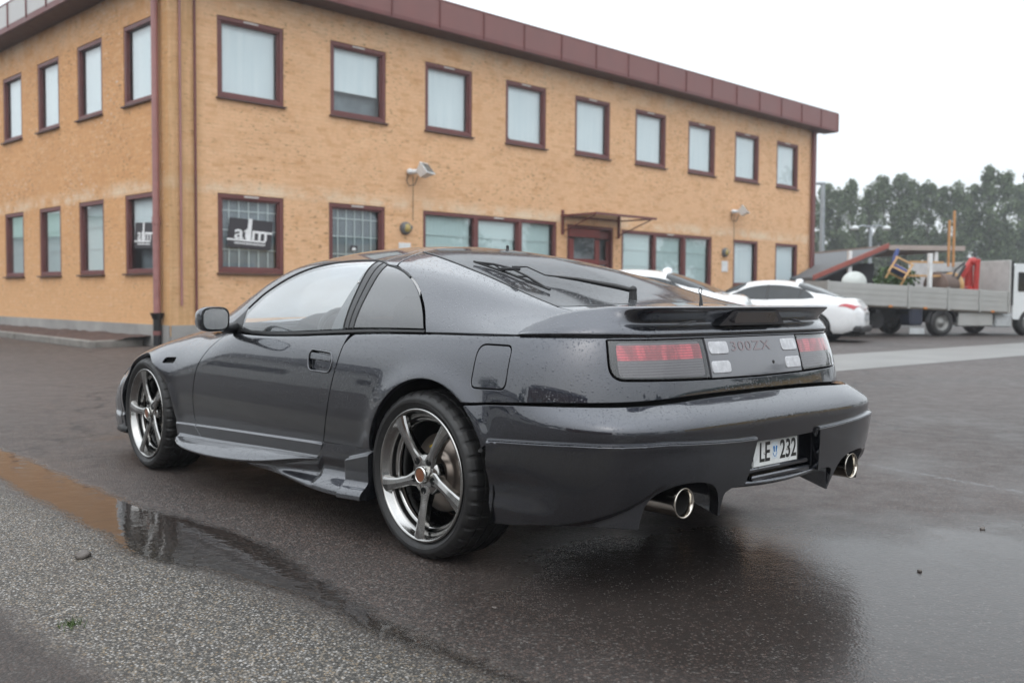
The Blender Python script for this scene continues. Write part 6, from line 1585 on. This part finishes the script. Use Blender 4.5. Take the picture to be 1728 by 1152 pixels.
# ---------------------------------------------------------------- carport, lamp posts, trees
M['bark'] = simple('bark', (.10, .085, .07), .9, var=.3, scale=3)
sh = thing('carport', 'open carport with a sloping red-edged roof behind the truck', 'carport', (10.1, 33.0, 0), R(8))
b = MB(); b.prism([(0, 1.55), (2.55, 2.62), (2.55, 2.74), (0, 1.70)], 0, 6.0, 'XZ'); b.build('roof_slope', simple('grey_roof_underside', (.14, .15, .16), .7), sh)
b = MB(); b.prism([(-.1, 1.60), (2.55, 2.70), (2.55, 2.86), (-.1, 1.76)], -.09, -.004, 'XZ'); b.build('barge_board', simple('faded_red_board', (.30, .085, .065), .6), sh)
b = MB(); b.box((3.95, 3.0, 2.72), (2.78, 6.1, .16)); b.build('flat_roof', simple('weathered_beam', (.36, .30, .27), .7), sh)
for x in (1.25, 4.35): b = MB(); b.box((x, .1, 1.3), (.12, .12, 2.6)); b.build('post', M['white_plastic'], sh)
b = MB(); b.box((2.4, 5.9, 1.2), (5.6, .1, 2.4)); b.build('back_wall', simple('dark_boarding', (.06, .06, .065), .8), sh)
M['galv'] = simple('galvanised_steel', (.33, .36, .38), .5, .6)
lp = thing('street_lamp', 'grey street lamp post with two round heads in front of the poplars', 'street lamp', (22.2, 61.5, 0))
b = MB(); b.tube([(0, 0, 0), (0, 0, 5.3)], [.13, .09], 12); b.build('pole', M['galv'], lp)
b = MB(); b.tube([(-.95, 0, 5.38), (-.5, 0, 5.52), (0, 0, 5.42), (.5, 0, 5.52), (.95, 0, 5.38)], .05, 8); b.build('arm', M['galv'], lp)
for s in (-1, 1): b = MB(); b.sphere((s*.98, 0, 5.36), .25, 14, 8, (1, 1, .62)); b.build('lamp_head', simple('opal_lamp', (.62, .64, .64), .4), lp)
lp = thing('lamp_mast', 'tall slim grey mast with a small head beside the office corner', 'street lamp', (14.35, 46.0, 0))
b = MB(); b.tube([(0, 0, 0), (0, 0, 6.25)], [.14, .10], 12); b.build('pole', M['galv'], lp); b = MB(); b.box((-.1, 0, 6.3), (.42, .2, .12), bev=.03); b.build('lamp_head', M['galv'], lp)

M['poplar'] = leaf_mat('poplar_leaves', (.032, .058, .020), (.068, .105, .038), (.115, .160, .068))
M['far_leaf'] = leaf_mat('far_leaves', (.022, .038, .016), (.045, .065, .026), (.07, .095, .04))
def poplar_mesh(seed, H=13.5, n=2600, Wd=2.05):
    rr = np.random.default_rng(seed); vs = []; fs = []
    # clumps up the stem, each a handful of leaves, leaving gaps
    cl = []
    for k in range(64):
        h = rr.uniform(.10, 1.0); prof = min(1, h/.18)*(1-h)**.30*1.1; a = rr.uniform(0, 6.28); r = Wd*prof*rr.uniform(.15, .95)
        cl.append((r*math.cos(a), r*math.sin(a), h*H, rr.uniform(.45, .95)*(.6+.5*prof)))
    for i in range(n):
        c = cl[rr.integers(len(cl))]; p = rr.normal(size=3); p /= np.linalg.norm(p); p = p*rr.uniform(.2, 1)**.5*c[3]*np.array([1, 1, 1.25])+np.array(c[:3])
        a = rr.normal(size=3); a /= np.linalg.norm(a); d = rr.normal(size=3); d -= a*(d@a); d /= np.linalg.norm(d); s = rr.uniform(.16, .36)
        b_ = len(vs); vs += [p-a*s*.5, p+d*s*.4, p+a*s*.5, p-d*s*.4]; fs.append((b_, b_+1, b_+2, b_+3))
    me = bpy.data.meshes.new('crown'); me.from_pydata([tuple(map(float, v)) for v in vs], [], fs); me.update()
    return me, cl
pop = []
for k in range(5):
    me, cl = poplar_mesh(100+k, n=6500+300*k); me.materials.append(M['poplar'])
    b = MB(); b.tube([(0, 0, -.2), (.05, 0, 4), (-.05, .05, 9), (0, 0, 12.8)], [.20, .15, .09, .02], 8)
    for c in cl[::3]: b.tube([(0, 0, max(.5, c[2]-1.4)), (c[0]*.6, c[1]*.6, c[2]-.4), (c[0], c[1], c[2])], [.05, .03, .015], 5)
    o = b.build('trunk', M['bark']); tm = o.data; bpy.data.objects.remove(o); pop.append((me, tm))
trees = [(1352, 305, 3), (1386, 322, 0), (1410, 330, 1), (1432, 318, 2), (1462, 316, 3), (1486, 312, 4), (1512, 314, 0), (1536, 306, 2), (1562, 308, 1), (1588, 312, 4), (1612, 330, 3), (1640, 308, 0), (1664, 306, 2), (1690, 316, 1), (1714, 306, 4), (1738, 304, 2), (1764, 310, 0)]
names = ['behind the office roof end', 'just right of the office corner, beside the tall mast', 'second from the office corner', 'third from the office corner', 'directly behind the double street lamp', 'just right of the double street lamp', 'above the peak of the carport', 'above the flat part of the carport roof', 'fourth left of the wooden poles', 'second left of the wooden poles, beside the dip in the row', 'low one directly left of the wooden poles, in the dip of the row', 'right behind the wooden poles', 'just right of the wooden poles', 'above the white cab headboard', 'above the white truck cab', 'at the right edge of the photo', 'beyond the right edge']
for (px, py, k), nm in zip(trees, names):
    Y = 100+((px*7) % 13); x = (px-864)/1666.55*Y; hor = 499.9+(px-864)*.0065; H = (hor-py)/1666.55*Y+1
    t = thing('poplar_tree', 'grey-green poplar '+nm, 'tree', (x, Y, 0), px*.7, 'row of poplars behind the yard'); hv_ = 1+.07*math.sin(px*1.7); t.scale = (H/13.5*.95, H/13.5*.95, H/13.3*hv_)
    link('crown', pop[k][0], t); link('trunk', pop[k][1], t)
# undergrowth along the row
v, f = leafcloud('u', 5200, (26, 2.2, 1.5), .45, None, seedv=9); o = meshobj('undergrowth', v, f, M['far_leaf']); o.location = (48, 96, .9); tag(o, 'low green undergrowth at the foot of the poplar row', 'undergrowth', kind='stuff')
v, f = leafcloud('u', 2600, (9, 1.5, 1.2), .4, None, seedv=19); o = meshobj('undergrowth', v, f, M['far_leaf']); o.location = (31, 72, .7); tag(o, 'low green bushes between the carport and the poplar row', 'undergrowth', kind='stuff')

# ---------------------------------------------------------------- what stands behind the viewer and to the sides: seen in paint, glass and puddles
def hall(name, label, loc, rz, size, wall, roofm, band=None, pitch=0, wins=0, winm=None):
    t = thing(name, label, 'building', loc, rz); w, d, h = size
    b = MB(); b.box((0, 0, h/2), (w, d, h)); b.build('wall', wall, t)
    b = MB()
    if pitch: b.prism([(-d/2-.4, h), (d/2+.4, h), (0, h+pitch)], -w/2-.3, w/2+.3, 'YZ')
    else: b.box((0, 0, h+.25), (w+.4, d+.4, .5))
    b.build('roof', roofm, t)
    for k in range(wins):
        x = -w/2+w*(k+.5)/wins
        b = MB(); b.box((x, -d/2-.03, h*.58), (w/wins*.55, .08, h*.22)); b.build('window', winm, t)
        b = MB(); b.box((x, d/2+.03, h*.58), (w/wins*.55, .08, h*.22)); b.build('window', winm, t)
    return t
yel = simple('yellow_sheet', (.55, .36, .11), .6, var=.08, scale=.3); grn = simple('green_sheet', (.05, .12, .085), .6, var=.1, scale=.3); gry = simple('grey_sheet', (.30, .31, .31), .6, var=.08, scale=.3); drk = simple('dark_roofing', (.05, .048, .05), .7); wht = simple('white_sheet', (.62, .62, .60), .6, var=.06, scale=.3)
hall('warehouse', 'low yellow warehouse with a dark green roof edge, mirrored in the windows and tail panel', (52, 6, 0), R(92), (30, 14, 4.6), yel, grn, wins=7, winm=drk)
hall('warehouse', 'grey warehouse behind the viewer, mirrored in the bumper', (30, -48, 0), R(40), (36, 16, 6.5), gry, drk, wins=8, winm=wht)
hall('warehouse', 'white hall with dark roof to the left, mirrored in the doors of the coupe', (-46, 14, 0), R(84), (40, 14, 4.8), wht, drk, pitch=2.2, wins=9, winm=drk)
hall('warehouse', 'green-roofed shed to the far left, mirrored in the side windows of the office', (-62, 46, 0), R(120), (30, 16, 4.5), gry, grn, pitch=2.5)
hall('warehouse', 'brown brick hall behind the viewer, mirrored in the rear quarter of the coupe', (-22, -24, 0), R(-42), (30, 12, 7.0), simple('brown_brick', (.17, .10, .065), .8), drk, pitch=2, wins=6, winm=gry)
bt = []
for k in range(3):
    rr = np.random.default_rng(50+k); vs = []; fs = []
    for c in range(16):
        cc_ = rr.normal(size=3)*np.array([1.9, 1.9, 1.3])+np.array([0, 0, 5.6]); v, f = leafcloud('x', 110, (1.6, 1.6, 1.25), .60, None, seedv=500+20*k+c); o_ = len(vs); vs += [p+cc_ for p in v]; fs += [tuple(i+o_ for i in q) for q in f]
    me = bpy.data.meshes.new('crown'); me.from_pydata([tuple(map(float, v)) for v in vs], [], fs); me.materials.append(M['far_leaf'])
    b = MB(); b.tube([(0, 0, 0), (.1, 0, 2.5), (0, .1, 5.5)], [.30, .22, .1], 8)
    for q in range(5): a = q*1.26; b.tube([(0, 0, 2.4+.3*q), (1.3*math.cos(a), 1.3*math.sin(a), 4.4+.2*q)], [.11, .04], 6)
    o = b.build('trunk', M['bark']); bt.append((me, o.data)); bpy.data.objects.remove(o)
far = [(-58, 22), (-60, 8), (-57, -2), (-55, 32), (-50, -14), (-42, -26), (-40, -44), (-14, -52), (-2, -50), (8, -56), (20, -60), (48, -36), (56, -24), (60, -12), (66, 18), (64, 30), (62, 42), (70, 55), (58, 60)]
dirs = ['left', 'left', 'left', 'far left', 'left rear', 'left rear', 'left rear', 'rear', 'rear', 'rear', 'rear', 'right rear', 'right rear', 'right', 'right', 'right', 'far right', 'far right', 'far right']
for i, ((x, y), dn) in enumerate(zip(far, dirs)):
    t = thing('broadleaf_tree', 'broad green tree outside the picture to the '+dn+', seen only as a reflection', 'tree', (x, y, 0), i*1.3, 'trees around the yard outside the picture'); s = 1+.25*math.sin(i*2.3); t.scale = (s, s, s*1.05)
    link('crown', bt[i % 3][0], t); link('trunk', bt[i % 3][1], t)
# ---------------------------------------------------------------- rain haze
hz = MB(); hz.box((5, 40, 8.6), (300, 300, 19.4)); hm_ = bpy.data.materials.new('haze'); hm_.use_nodes = True; n_ = hm_.node_tree; n_.nodes.clear()
o_ = n_.nodes.new('ShaderNodeOutputMaterial'); pv = n_.nodes.new('ShaderNodeVolumePrincipled'); pv.inputs['Density'].default_value = .0011; pv.inputs['Color'].default_value = (.92, .95, 1, 1); pv.inputs['Anisotropy'].default_value = .2
n_.links.new(pv.outputs[0], o_.inputs['Volume']); ho = hz.build('haze', hm_); tag(ho, 'thin pale rain haze over the whole yard', kind='stuff')
scene.cycles.volume_bounces = 1
